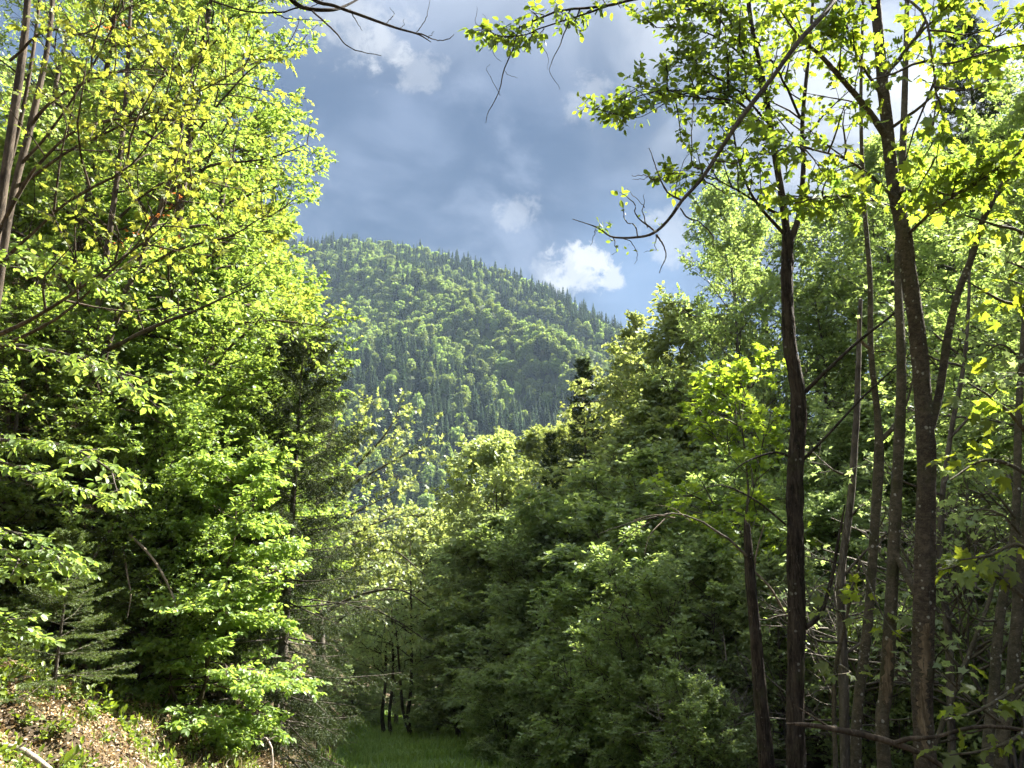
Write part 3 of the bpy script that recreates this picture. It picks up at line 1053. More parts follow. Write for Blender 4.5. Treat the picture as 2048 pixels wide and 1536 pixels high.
for (px, py, d) in ((195, 47, 7.4), (212, 50, 7.4), (246, 45, 7.3), (258, 50, 7.3), (355, 385, 6.95), (348, 415, 6.9), (330, 428, 6.9), (305, 435, 6.9), (262, 465, 7), (238, 480, 7), (372, 480, 6.8), (320, 490, 6.9)):
    P3 = grow(h.rng, np.repeat(W(px, py, d)[None], 3, 0), h.rng.normal(0, 1, (3, 3)) * np.array([1, 1, .3]), np.full(3, .06), 3, .1, -.1)
    V, Fc, tt = leafset(h.rng, P3, 2, .032, STAR)
    gr_.add(V, Fc, 0, tt)
o = obj('red_leaves', gr_.mesh('red_leaves', [M['red_leaf']], False, h.base), h.root, kind='stuff')
o['label'] = 'young orange red leaves at branch tips'

# twin pale-edged trunks on the bank
h = Hero('twin_tree', 'twin slim trunks, sunlit down their edge, rising from the bank', 'tree', on_ground(95, 11.2), 202, 'bark_left')
bx, by = pxof(h.base)
t1, _ = h.limb([(bx - 4, by, 11.2, 12), (108, 1080, 11.1, 10), (150, 830, 11, 8.5), (192, 640, 11, 7), (222, 450, 11, 6), (250, 220, 11, 5), (265, -60, 11, 3)], 'trunk', 26, 9, .05)
t2, _ = h.limb([(bx + 18, by, 11.2, 11), (138, 1060, 11, 9), (176, 850, 11, 7.5), (212, 700, 10.9, 7), (262, 560, 10.9, 6), (330, 390, 10.8, 5), (372, 210, 10.8, 3.5), (400, 20, 10.8, 2)], 'stem', 26, 9, .05)
arms = []
for pts in (
    [(176, 850, 11, 4), (230, 820, 10.6, 3), (300, 760, 10.3, 2), (390, 745, 10, .8)],
    [(212, 700, 10.9, 5), (300, 650, 10.6, 4), (420, 600, 10.4, 2.5), (520, 555, 10.2, 1)],
    [(262, 560, 10.9, 4), (350, 500, 10.5, 3), (450, 470, 10.2, 2), (540, 420, 10, .8)],
    [(192, 640, 11, 4), (130, 560, 10.7, 3), (70, 500, 10.4, 2), (10, 470, 10.2, .8)],
    [(330, 390, 10.8, 4), (420, 330, 10.5, 3), (520, 320, 10.3, 2), (615, 290, 10.1, .8)],
    [(345, 330, 10.8, 4), (420, 230, 10.6, 3), (490, 150, 10.5, 2), (560, 100, 10.4, 1), (610, 80, 10.3, .6)],
    [(222, 450, 11, 4), (300, 380, 10.7, 3), (390, 330, 10.5, 2), (470, 250, 10.3, .8)],
    [(160, 780, 11, 3), (110, 720, 10.7, 2.2), (50, 690, 10.5, 1.5), (-20, 680, 10.3, .7)],
    [(250, 240, 11, 4), (330, 150, 10.8, 3), (420, 90, 10.6, 2), (500, 10, 10.4, .8)],
):
    P, _ = h.limb(pts, 'branch', 16, 6, .03, None, .012)
    arms.append(P)
h.crown(arms, dict(n2=9, n3=4, nl=7, leaf=.075, tmpl=OVAL6, flat=.7, upn=.8, droop=.2, lf2=.36, s0=.25), 'beech')
# dead crooked limb hanging over the bush
P, _ = h.limb([(165, 900, 11, 4), (240, 1010, 10.6, 3.2), (200, 1090, 10.3, 3), (170, 1160, 10.2, 2)], 'dead_branch', 14, 6, .04, 'bark_dead')
P, _ = h.limb([(215, 1030, 10.6, 3), (300, 1110, 10.2, 2.6), (345, 1190, 10, 2), (352, 1228, 9.9, 1)], 'dead_branch', 14, 6, .04, 'bark_dead')
P, _ = h.limb([(245, 1085, 10.5, 2), (255, 1150, 10.2, 1.6), (262, 1190, 10.1, 1.4), (255, 1235, 10, .8)], 'dead_branch', 12, 5, .04, 'bark_dead')

# near beech whose trunk is beyond the picture edge: flat sunlit sprays reaching in
h = Hero('beech_tree', 'beech reaching flat bright leafy sprays in over the small spruce', 'tree', on_ground(-330, 7.2), 203, 'bark')
bx, by = pxof(h.base)
h.limb([(bx, by, 7.2, 24), (-340, 900, 7.2, 20), (-330, 400, 7.2, 16), (-320, -200, 7.2, 10)], 'trunk', 20, 9, .05)
arms = []
for pts in (
    [(-335, 800, 7.2, 9), (-150, 720, 7.0, 6), (0, 690, 6.9, 4), (120, 705, 6.8, 3), (210, 735, 6.7, 2), (285, 785, 6.7, .8)],
    [(-335, 980, 7.2, 9), (-150, 900, 7.0, 6), (0, 880, 6.8, 4), (120, 890, 6.7, 2.6), (200, 925, 6.6, 1.6), (245, 965, 6.6, .7)],
    [(-335, 1040, 7.2, 9), (-150, 920, 7.0, 5), (-20, 920, 6.8, 3), (80, 950, 6.8, 2), (185, 990, 6.8, .7)],
    [(-335, 1130, 7.2, 8), (-180, 1060, 7.0, 5), (-30, 1050, 6.8, 3), (70, 1085, 6.7, 2), (140, 1125, 6.7, .7)],
    [(-335, 1150, 7.2, 7), (-180, 1090, 6.9, 5), (-40, 1090, 6.7, 3), (40, 1120, 6.6, 1.6), (85, 1160, 6.6, .7)],
    [(-335, 640, 7.2, 9), (-150, 560, 7.0, 6), (0, 520, 6.9, 4), (110, 525, 6.8, 2.4), (180, 560, 6.8, .8)],
    [(-335, 1230, 7.2, 6), (-150, 1220, 6.9, 4), (-20, 1235, 6.7, 2), (50, 1265, 6.6, .7)],
):
    P, _ = h.limb(pts, 'branch', 16, 6, .03)
    arms.append(P)
h.crown(arms, dict(n2=10, n3=5, nl=6, leaf=.072, tmpl=OVAL6, flat=.95, upn=1.15, droop=.35, lf2=.17, s0=.35, lf3=.5, up=-.05), 'beech')
for q, P in enumerate(arms):
    leaf_parts(h, P, 34, .075, 740 + q, .38, .3, OVAL_BEECH, .16)


# ------------------------------------------------------------------ spruces
def spruce_meshes(seed, H, R, r0, nw, per, n2, nn, needle, leafm, droop=0.0, hang=0.0, bare=0.06, ragged=.2, key='spruce', nw_=.0016, dens2=1.0, lowp=.75):
    rng = np.random.default_rng(seed)
    gt, gc = Geo(), Geo()
    t = np.linspace(0, 1, 16)
    tr = np.stack([np.zeros(16), np.zeros(16), H * t], -1) + np.cumsum(rng.normal(0, .006 * H / 16, (16, 3)) * [1, 1, 0], 0)
    tr[0, 2] = -.3
    V, Q = tubes(tr[None], (r0 * (1 - .93 * t))[None], 8)
    gt.add(V, Q)
    N = nw * per
    tt = np.repeat((np.arange(nw) + .5) / nw, per) + rng.normal(0, .012, N)
    tt = np.clip(tt, .004, 1)
    tp = np.clip(bare + (1 - bare) * tt ** .92, 0, .985)
    p, _ = along(tr[None], tp[None])
    az = np.tile(np.arange(per) / per * 6.283, nw) + np.repeat(rng.random(nw) * 6.28, per) + rng.normal(0, .25, N)
    L = R * (1.04 - tt) ** lowp * rng.uniform(1 - ragged * 1.5, 1 + ragged, N) + .05
    el = (.75 * tt ** 1.4 - droop * (1 - tt)) + rng.normal(0, .1, N)
    D = np.stack([np.cos(az) * np.cos(el), np.sin(az) * np.cos(el), np.sin(el)], -1)
    P1 = grow(rng, p[0], D, L, 7, .05, .25 - droop * .3)
    V, Q = tubes(P1, np.maximum(r0 * .22 * (1.05 - tt)[:, None] * np.linspace(1, .2, 7)[None], .0022), 4)
    gt.add(V, Q)
    b, d, l = spawn(rng, P1, L, n2, .12, 1, .6, 1.0, .38, .93, -.05 - hang, .72)
    P2 = grow(rng, b, d, np.maximum(l, needle * 2), 4, .08, -hang * 2)
    b, d, l3 = spawn(rng, P2, l, 4, .2, 1, .5, .9, .45, .7, -hang * .7)
    P3 = grow(rng, b, d, np.maximum(l3, needle * 1.5), 3, .08, -hang * 2)
    for PP, k in ((P1, nn * 2), (P2, nn), (P3, max(5, nn // 2))):
        V, Fc, tn = needles(rng, PP, int(k * dens2), needle, nw_, ang=.8, flat=.45)
        gc.add(V, Fc, 0, tn)
    V, Q = tubes(P2, np.full((len(P2), 1), .0022) * np.linspace(1, .5, 4)[None], 3)
    gc.add(V, Q, 1)
    return gt.mesh(key + '_trunk', [M['bark']], True), gc.mesh(key + '_crown', [M[leafm], M['bark']])


sm = spruce_meshes(301, 1.75, .82, .026, 9, 6, 11, 34, .024, 'needle', .05, .02, .10, .25, 'small_spruce', .0022, 1.3, .8)
place(sm, 'small_spruce', 'small spruce sapling standing on the leaf littered bank', 'spruce', ground_hit(104, 1402), scale=.95)
tall = spruce_meshes(302, 6.9, 1.5, .10, 28, 7, 17, 28, .055, 'needle_dark', .34, .30, .02, .35, 'drooping_spruce', .0034, 1.0, .42)
place(tall, 'drooping_spruce', 'tall dark spruce with drooping branches at the corner of the sunlit trees', 'spruce', on_ground(572, 13.4))
place(sm, 'small_spruce', 'low spruce sapling in shadow at the foot of the drooping spruce', 'spruce', on_ground(650, 16.5), rot=2.0, scale=.8)
place(sm, 'small_spruce', 'spruce sapling growing on the bank below the twin trunks', 'spruce', on_ground(215, 10.6), rot=4.1, scale=1.25)
# dead brown spruce twigs at the left edge
dead = spruce_meshes(303, 4.6, 1.5, .05, 14, 5, 9, 5, .03, 'dead_twig', .25, .12, .08, .4, 'dead_spruce', .0016, .8, .5)
place(dead, 'dead_spruce', 'dead spruce with bare reddish brown twigs in the shade of the bank', 'dead tree', on_ground(-20, 10.4))
place(dead, 'dead_spruce', 'second dead brown spruce standing behind the twin trunks', 'dead tree', on_ground(120, 13.5), rot=2, scale=1.3)

# ------------------------------------------------------------------ valley floor and right slope
# airy maple beyond the spruce
h = Hero('young_maple', 'airy young maple with pale sunlit leaf clusters leaning over the track', 'tree', on_ground(655, 23.0), 211, 'bark')
bx, by = pxof(h.base)
h.limb([(bx, by, 23, 11), (640, 1250, 23, 8), (625, 1080, 23, 6.5), (640, 950, 23, 4.5), (668, 840, 23, 2), (680, 770, 23, 1)], 'trunk', 22, 8, .04)
arms = []
for pts in (
    [(628, 1090, 23, 5), (690, 980, 22.7, 3.6), (712, 935, 22.5, 3), (770, 870, 22.4, 2), (800, 815, 22.3, .8)],
    [(628, 1110, 23, 5), (690, 985, 22.6, 3.4), (745, 945, 22.5, 2.6), (800, 915, 22.4, 1.6), (850, 885, 22.4, .7)],
    [(630, 1150, 23, 5), (700, 1075, 22.6, 3), (770, 1040, 22.4, 2), (835, 1030, 22.2, .8)],
    [(636, 1200, 23, 5), (700, 1130, 22.5, 3), (780, 1100, 22.2, 2), (850, 1150, 22, .8)],
    [(640, 1230, 23, 5), (720, 1190, 22.4, 3), (800, 1180, 22, 2), (860, 1215, 21.9, .8)],
    [(642, 1270, 23, 4), (720, 1215, 22.4, 3), (790, 1240, 22, 1.6), (850, 1280, 21.9, .7)],
    [(634, 1000, 23, 4), (670, 920, 22.8, 2.6), (720, 860, 22.6, 1.6), (735, 810, 22.5, .7)],
    [(640, 1020, 23, 4), (600, 930, 22.9, 2.6), (600, 860, 22.7, 1.6), (630, 790, 22.6, .7)],
    [(636, 1180, 23, 4), (690, 1120, 22.4, 2.6), (730, 1080, 22, 1.6), (790, 1060, 21.8, .7)],
    [(636, 1120, 23, 4), (690, 1040, 23.2, 2.6), (740, 1010, 23.4, 1.6), (800, 980, 23.5, .7)],
    [(640, 1240, 23, 4), (680, 1160, 22.2, 2.6), (720, 1140, 21.8, 1.6), (760, 1130, 21.5, .7)],
):
    P, _ = h.limb(pts, 'branch', 14, 5, .03)
    arms.append(P)
h.crown(arms, dict(n2=12, n3=5, nl=6, leaf=.105, tmpl=STAR, flat=.4, upn=.55, droop=.3, lf2=.36, s0=.18), 'pale_leaf')

# kinds of mid-distance tree, each built once and copied
KIND = {}
KIND['dark'] = tree_meshes(401, 7.5, 2.2, .09, .05, dict(n1=48, n2=10, n3=6, nl=9, leaf=.12, tmpl=OVAL4, flat=.5, upn=.7, droop=.15), prof_round, leafm='dark_leaf', key='dark')
KIND['olive'] = tree_meshes(402, 9.0, 2.6, .11, .06, dict(n1=54, n2=10, n3=6, nl=9, leaf=.125, tmpl=OVAL4, flat=.65, upn=.8, droop=.3), prof_round, leafm='olive_leaf', key='olive')
KIND['pale'] = tree_meshes(403, 8.5, 2.5, .10, .08, dict(n1=50, n2=10, n3=6, nl=9, leaf=.125, tmpl=OVAL4, flat=.35, upn=.55, droop=.45, grav2=-.3, grav3=-.5), prof_round, leafm='pale_leaf', key='pale')
KIND['hazel'] = tree_meshes(404, 6.5, 2.1, .05, .05, dict(n1=54, n2=10, n3=6, nl=9, leaf=.115, tmpl=OVAL4, flat=.45, upn=.7, droop=.15), prof_round, leafm='hazel_leaf' if 'hazel_leaf' in M else 'hazel', key='hazel', stems=3)
KIND['tall'] = tree_meshes(405, 14.0, 3.3, .14, .14, dict(n1=60, n2=10, n3=6, nl=9, leaf=.12, tmpl=OVAL4, flat=.5, upn=.7, droop=.15), prof_round, leafm='hazel', key='tall')
KIND['thicket'] = tree_meshes(406, 4.6, 1.7, .035, .25, dict(n1=60, n2=8, n3=5, nl=8, leaf=.07, tmpl=OVAL4, flat=.2, upn=.5, droop=.05, grav1=.4), prof_tall, leafm='hazel', key='thicket', stems=6, e0=.7, e1=1.2, barkm='bark')
KIND['willow'] = tree_meshes(407, 8.0, 1.1, .07, .35, dict(n1=26, n2=6, n3=4, nl=8, leaf=.09, tmpl=OVAL4, flat=.2, upn=.5, droop=.1, grav1=.5), prof_tall, leafm='olive_leaf', key='willow', e0=.6, e1=1.3)
KIND['sapling'] = tree_meshes(408, 6.0, 1.15, .04, .35, dict(n1=20, n2=7, n3=4, nl=5, leaf=.095, tmpl=STAR, flat=.4, upn=.6, droop=.3, lf2=.45), prof_round, leafm='sapling_leaf', key='sapling', e0=.5, e1=1.2)
KIND['fir'] = spruce_meshes(409, 14.0, 2.4, .16, 26, 6, 12, 16, .10, 'needle_dark', .10, .06, .06, .25, 'fir', .010, 1.0, .7)
KIND['bare'] = tree_meshes(411, 3.6, 1.6, .030, .25, dict(n1=44, n2=6, n3=4, nl=1, leaf=.035, tmpl=OVAL4, flat=.1, upn=.4, droop=.1, grav1=.35, rs=1.5, lf2=.6), prof_tall, leafm='hazel', key='bare', stems=7, e0=.5, e1=1.2, barkm='bark_twig')
HT = dict(bare=3.6, dark=7.5, olive=9.0, pale=8.5, hazel=6.5, tall=14.0, thicket=4.6, willow=8.0, sapling=6.0, fir=14.0)
CROWN_UP = 1.04


def mid(kind, px, top, d, name, label, cat='tree', wid=1.0, rot=None, group=None):
    """a copy of a kind standing at photo column px and distance d, its top at photo row top"""
    x, y, z = on_ground(px, d, (top + 1200) / 2)
    zt = W(px, top, d)[2]
    s = max((zt - z) / (HT[kind] * CROWN_UP), .2)
    return place(KIND[kind], name, label, cat, (x, y, z), group, RNG.random() * 6.28 if rot is None else rot, (s * wid * 1.22, s * wid * 1.22, s))


MID = [
    # kind, px, top row, dist, width, name, label
    ('pale', 1010, 885, 31, .85, 'pale_tree', 'rounded pale green tree with drooping sunlit sprays, standing out before the mountain foot'),
    ('pale', 865, 1030, 46, 1.0, 'pale_tree', 'small yellowish sunlit tree at the notch of the valley'),
    ('olive', 1075, 872, 42, .8, 'olive_tree', 'olive green treetop between the pale rounded tree and the dark fir'),
    ('fir', 1172, 700, 31, .62, 'fir_tree', 'dark fir whose pointed top stands clear above the leafy slope'),
    ('fir', 1104, 850, 34, .62, 'fir_tree', 'dark conifer wedged behind the pale rounded tree'),
    ('olive', 1262, 760, 34, .8, 'olive_tree', 'big soft olive green tree below the dark fir'),
    ('pale', 1360, 640, 28, .95, 'pale_tree', 'pale sunlit tree whose round top breaks the skyline beside the notch'),
    ('willow', 1268, 600, 31, .9, 'thin_tree', 'thin wispy treetop sticking up against the sky'),
    ('olive', 1330, 760, 24, .85, 'olive_tree', 'olive tree in front of the pale skyline tree'),
    ('hazel', 1180, 950, 23, 1.1, 'hazel_tree', 'mid green tree half in shadow below the olive trees'),
    ('dark', 975, 1040, 27, .95, 'shaded_tree', 'shaded green tree in front of the pale rounded tree'),
    ('dark', 1070, 1060, 22, 1.15, 'shaded_tree', 'broad shaded tree whose branches hang low to the grass on the slope side'),
    ('dark', 880, 1120, 30, .95, 'shaded_tree', 'shaded tree on the far side of the bend in the grass track'),
    ('dark', 715, 1235, 33, 1.25, 'shaded_tree', 'dark green tree shading the far end of the grass track'),
    ('dark', 800, 1190, 36, 1.2, 'shaded_tree', 'shaded tree behind the small dark trunks by the track'),
    ('hazel', 1230, 1060, 17, 1.05, 'hazel_tree', 'grey green bushy tree in shadow over the grey thicket'),
    ('thicket', 1330, 1110, 13.5, 1.15, 'grey_thicket', 'dense thicket of thin grey stems with sparse small leaves'),
    ('thicket', 1225, 1210, 15, 1.2, 'grey_thicket', 'lower grey stemmed thicket beside the shaded trees'),
    ('hazel', 1010, 1300, 20, 1.2, 'hazel_tree', 'low leafy shrub hanging over the grass beside the shaded trees'),
    ('dark', 1110, 1280, 18, 1.1, 'shaded_tree', 'low shaded tree with foliage down to the ground beside the bare tangle'),
    ('hazel', 920, 1210, 26, 1.1, 'hazel_tree', 'leafy shrub just right of the dark trunks by the track'),
    ('pale', 935, 1020, 36, .8, 'pale_tree', 'pale tree stepping down the valley side left of the rounded tree'),
    ('hazel', 1090, 960, 27, 1.2, 'hazel_tree', 'mid green tree right of the pale rounded tree'),
    ('pale', 1290, 840, 24, 1.1, 'pale_tree', 'pale leafy crown in the middle of the slope below the olive trees'),
    ('hazel', 1330, 980, 18, 1.2, 'hazel_tree', 'green crown between the yellow sapling and the grey green bushy tree'),
    ('olive', 1170, 860, 36, .85, 'olive_tree', 'olive crown just below the dark pointed fir'),
    ('dark', 1370, 1150, 14.5, 1.2, 'shaded_tree', 'shaded crown above the bare tangle, left of the broken snag'),
    ('tall', 1720, 400, 30, 1.0, 'slope_tree', 'tall tree far up the slope between the forked and the middle trunk'),
    ('tall', 1880, 330, 30, 1.0, 'slope_tree', 'tall tree far up the slope behind the thickest trunk'),
    ('tall', 2060, 260, 24, 1.0, 'slope_tree', 'tall tree up the slope cut by the picture edge'),
    ('dark', 1760, 820, 16, 1.2, 'shaded_tree', 'deep green tree filling the gap between the middle and thickest trunks'),
    ('dark', 1920, 1010, 11.5, 1.1, 'shaded_tree', 'shaded leafy tree close behind the tall bare tangle'),
    ('hazel', 1280, 1300, 13, 1.1, 'hazel_tree', 'low leafy shrub at the foot of the grey thicket'),
    ('hazel', 1390, 1320, 10.8, .9, 'hazel_tree', 'low leafy shrub in front of the bare tangle, left of the snag'),
    ('bare', 1405, 1340, 11.5, 1.0, 'bare_thicket', 'tangle of leafless grey stems just left of the broken snag'),
    ('bare', 1960, 960, 9.5, 1.0, 'bare_thicket', 'tall tangle of bare grey stems in the gloom right of the thickest trunk'),
    ('bare', 1700, 1150, 11, 1.0, 'bare_thicket', 'tangle of bare grey stems behind the slimmest trunk'),
    ('sapling', 1462, 742, 14, 1.0, 'maple_sapling', 'yellow sunlit maple sapling glowing among the shaded trees'),
    ('tall', 1478, 375, 23, .62, 'slope_tree', 'bright leafy tree whose crown fills the sky gap left of the forked trunk'),
    ('hazel', 1420, 880, 19, 1.1, 'hazel_tree', 'leafy green tree around the yellow sapling'),
    ('hazel', 1550, 900, 17, 1.0, 'hazel_tree', 'leafy tree behind the dark straight trunk'),
    ('dark', 1430, 1080, 13.5, 1.0, 'shaded_tree', 'shaded leafy tree behind the broken snag'),
    ('dark', 1560, 1130, 12, 1.0, 'shaded_tree', 'shaded bush seen between the snag and the slim trunks'),
    ('dark', 1680, 1000, 14, 1.2, 'shaded_tree', 'deep green tree in the gloom behind the slim trunks'),
    ('tall', 1665, 560, 25, .9, 'slope_tree', 'tall tree behind the slim trunks, its top in the light'),
    ('tall', 1545, 430, 28, .9, 'slope_tree', 'tall tree up the slope behind the forked trunk'),
    ('tall', 1800, 300, 25, 1.0, 'slope_tree', 'tall dark tree up the slope behind the lichen covered trunk'),
    ('fir', 2010, 20, 22, .8, 'fir_tree', 'dark fir rising against the bright cloud near the picture corner'),
    ('tall', 1950, 330, 16, 1.0, 'slope_tree', 'tall dark tree standing close behind the leaning grey stems'),
    ('dark', 1850, 900, 15, 1.3, 'shaded_tree', 'dark bushy tree in the gloom behind the lichen covered trunk'),
    ('dark', 2000, 820, 13, 1.2, 'shaded_tree', 'dark bushy tree in the gloom behind the leaning grey stems'),
    ('hazel', 1760, 1180, 11, 1.0, 'hazel_tree', 'low dark leafy bush at the foot of the lichen covered trunk'),
    ('hazel', 1960, 1180, 10, .9, 'hazel_tree', 'low dark leafy bush under the leaning grey stems'),
    ('pale', 800, 1060, 62, 1.0, 'pale_tree', 'sunlit round tree far down the valley'),
    ('olive', 930, 1000, 60, .9, 'olive_tree', 'olive tree far down the valley'),
    ('olive', 720, 1050, 70, 1.1, 'olive_tree', 'olive tree far down the valley behind the airy maple'),
    ('pale', 640, 1020, 60, 1.1, 'pale_tree', 'pale tree far down the valley behind the drooping spruce'),
]
for kind, px, top, d, wd, name, label in MID:
    mid(kind, px, top, d, name, label, 'conifer' if kind == 'fir' else ('shrub' if kind in ('thicket', 'bare') else 'tree'), wd)

# the wood goes on up the slope to the right, beyond the picture, with blocker trees added to shade what lies below it
rr_ = np.random.default_rng(55)
for (x, y, s) in ((19, 22, .6), (21, 29, .7), (23, 17, .85), (25, 25, .9), (21, 37, .8), (28, 33, .9), (18, 44, .7), (25, 45, .9),
                  (11.5, 12.5, .5), (14, 9, .5), (16, 14, .6), (21, 9, .8), (14, 34, .45), (8.6, 8.7, .50), (10, 10.8, .55), (8.3, 11.5, .45), (9.5, 6.8, .55), (7.0, 9.4, .55)):
    place(KIND['tall'], 'slope_tree', 'tall tree of the dense wood on the upper slope, placed for its shade', 'tree', (x, y, float(ground_z(x, y))), 'trees of the upper slope wood', rr_.random() * 6.28, s)

# small dark trunks by the track
for j, (px, d, hh, fork, lab) in enumerate(((778, 29, 5.5, 1, 'small dark trunk left of the pair by the grass track'), (792, 28, 5, 0, 'thinnest dark trunk by the grass track'),
                                            (828, 26.5, 6.5, 2, 'forked dark trunk nearest on the grass track'))):
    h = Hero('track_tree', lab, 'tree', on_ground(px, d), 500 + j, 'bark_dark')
    h.thin = .75
    bx, by = pxof(h.base)
    k = F / d
    h.limb([(bx, by, d, .11 * k), (bx - 4, by - .8 * k, d, .085 * k), (bx + 3, by - 2.2 * k, d, .07 * k), (bx, by - hh * k, d, .02 * k)], 'trunk', 16, 8, .06)
    if fork == 2:
        h.limb([(bx, by - .1 * k, d, .08 * k), (bx - 14, by - .9 * k, d, .065 * k), (bx - 20, by - 2.0 * k, d, .05 * k), (bx - 30, by - 4 * k, d, .02 * k)], 'stem', 14, 7, .06)
    arms = []
    for q in range(9):
        f = .35 + .06 * q
        sgn = -1 if q % 2 else 1
        P, _ = h.limb([(bx, by - f * hh * k, d, .03 * k), (bx + sgn * .5 * k, by - (f * hh + .35) * k, d - .4, .018 * k), (bx + sgn * 1.2 * k, by - (f * hh + .55) * k, d - .9 + .2 * q, .006 * k)], 'branch', 10, 5, .04)
        arms.append(P)
    h.crown(arms, dict(n2=8, n3=4, nl=6, leaf=.11, tmpl=OVAL4, flat=.5, upn=.8, droop=.1, lf2=.5, s0=.15), 'dark_leaf')

# ------------------------------------------------------------------ NEAR RIGHT: trunks in the shade
def near_base(px, d, py=1536):
    p = W(px, py, d)
    return (p[0], d, float(ground_z(p[0], d)) - .03)


def basepts(h, d, rpx):
    x, y = pxof(h.base)
    return (x, y, d, rpx)


# dark straight forked trunk
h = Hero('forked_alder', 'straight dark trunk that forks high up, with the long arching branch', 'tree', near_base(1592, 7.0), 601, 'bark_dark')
h.thin = 0.78
tr1, _ = h.limb([basepts(h, 7, 25), (1592, 1500, 7, 21), (1594, 1250, 7, 20), (1590, 1000, 7, 20), (1597, 800, 7, 18.5), (1580, 690, 7, 17), (1574, 560, 7, 15), (1576, 470, 7, 15)], 'trunk', 170, 34, .065)
st1, _ = h.limb([(1576, 480, 7, 12), (1562, 380, 7, 9.5), (1545, 280, 6.95, 9), (1530, 180, 6.9, 8), (1505, 60, 6.9, 7), (1490, -60, 6.9, 6)], 'stem', 30, 10, .05)
st2, _ = h.limb([(1578, 485, 7, 11), (1598, 430, 7, 8), (1607, 330, 7, 7), (1605, 240, 7, 6), (1622, 60, 7, 5), (1630, -80, 7, 4)], 'stem', 28, 9, .05)
st3, _ = h.limb([(1570, 470, 7, 5), (1510, 400, 6.9, 4), (1480, 330, 6.8, 3), (1465, 240, 6.7, 2.4), (1470, 150, 6.7, 1)], 'branch', 20, 7, .05)
h.limb([(1604, 790, 7, 6.5), (1660, 735, 6.9, 4.6), (1720, 680, 6.9, 3.6), (1790, 625, 6.9, 2.6), (1850, 560, 6.8, 1.4)], 'branch', 20, 8, .05)
h.limb([(1606, 920, 7, 4), (1660, 865, 7, 3.2), (1725, 795, 7, 2.6), (1790, 735, 7, 2), (1840, 690, 7, 1)], 'branch', 18, 7, .04)
h.limb([(1586, 916, 7, 3), (1548, 905, 6.9, 3), (1490, 925, 6.8, 2.4), (1455, 955, 6.8, 1)], 'dead_branch', 14, 6, .05)
h.limb([(1602, 1260, 7, 7), (1640, 1230, 7, 6), (1665, 1150, 7, 4.6), (1675, 1090, 7, 3.6), (1690, 1010, 7, 2)], 'branch', 18, 7, .04)
h.limb([(1572, 1050, 6.95, 2.4), (1510, 1000, 6.9, 2.2), (1440, 970, 6.8, 1.6), (1380, 990, 6.8, .8)], 'dead_branch', 14, 6, .05)
alder_arms = [st1[8:], st2[8:], st3[4:]]
for pts in (
    # the top arch across the sky
    [(1500, 50, 6.9, 6), (1400, 5, 6.6, 5.4), (1300, -8, 6.4, 5), (1210, 12, 6.2, 4.2), (1130, 18, 6, 3.6), (1080, 32, 5.9, 3), (1040, 52, 5.9, 2.6)],
    [(1215, 12, 6.2, 3), (1150, 35, 6, 2.4), (1080, 60, 5.9, 2), (1045, 75, 5.8, 1.8), (1000, 75, 5.8, 1.5), (965, 55, 5.8, 1)],
    [(1540, 250, 6.9, 4), (1490, 190, 6.7, 3), (1420, 150, 6.5, 2), (1340, 120, 6.4, 1)],
    [(1535, 200, 6.9, 4), (1470, 100, 6.6, 3), (1390, 60, 6.5, 2.2), (1310, 55, 6.4, 1)],
    [(1545, 290, 6.9, 4), (1480, 210, 6.6, 3), (1380, 195, 6.4, 2), (1290, 175, 6.3, 1.4), (1235, 200, 6.2, .7)],
    [(1540, 260, 6.9, 4), (1450, 190, 6.6, 3), (1360, 190, 6.5, 2), (1280, 235, 6.4, 1), (1225, 228, 6.3, .6)],
    [(1530, 180, 6.9, 4), (1460, 60, 6.7, 3), (1400, 20, 6.6, 2), (1330, 20, 6.5, .8)],
    [(1605, 240, 7, 4), (1560, 140, 6.8, 3), (1500, 60, 6.7, 2), (1440, 10, 6.6, .8)],
    [(1576, 440, 7, 5), (1520, 410, 6.8, 3.6), (1470, 380, 6.6, 2.6), (1400, 350, 6.5, 1.4), (1330, 345, 6.4, .6)],
):
    P, o_ = h.limb(pts, 'branch', 20, 6, .05, None, .006)
    if not alder_arms[3:]:
        arch_o = o_
    alder_arms.append(P)
# twigs hanging from the arch
for pts in ([(1040, 52, 5.9, 2.4), (1022, 105, 5.9, 2), (1008, 140, 5.9, 1.8), (998, 190, 5.9, 1.5), (975, 222, 5.9, 1.2), (968, 245, 5.9, .6)],
            [(1140, 40, 6, 1.8), (1118, 90, 5.9, 1.5), (1094, 140, 5.9, 1), (1115, 178, 5.9, .5)],
            [(1045, 52, 5.9, 1.2), (1075, 80, 5.9, 1), (1092, 110, 5.9, .7), (1090, 138, 5.9, .4)],
            [(1000, 190, 5.9, 1), (985, 165, 5.9, .8), (972, 140, 5.9, .6), (976, 130, 5.9, .4)],
            [(1008, 140, 5.9, .8), (1020, 150, 5.9, .6), (1034, 152, 5.9, .4)],
            [(1000, 72, 5.8, 1), (988, 100, 5.8, .8), (1006, 122, 5.8, .5)],
            [(965, 55, 5.8, 1), (950, 38, 5.8, .7), (953, 12, 5.8, .4)],
            [(970, 60, 5.8, .9), (975, 40, 5.8, .6), (966, 25, 5.8, .4)]):
    h.limb(pts, 'twig', 16, 5, .08, None, .008, under=arch_o)
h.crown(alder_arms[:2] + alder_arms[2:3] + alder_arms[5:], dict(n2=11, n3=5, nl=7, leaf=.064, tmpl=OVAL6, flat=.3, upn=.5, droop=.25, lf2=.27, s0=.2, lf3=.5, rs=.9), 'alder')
h.crown(alder_arms[3:5], dict(n2=12, n3=3, nl=5, leaf=.062, tmpl=OVAL6, flat=.3, upn=.5, droop=.35, lf2=.07, s0=.35, lf3=.5, rs=.8), 'alder', name='crown')

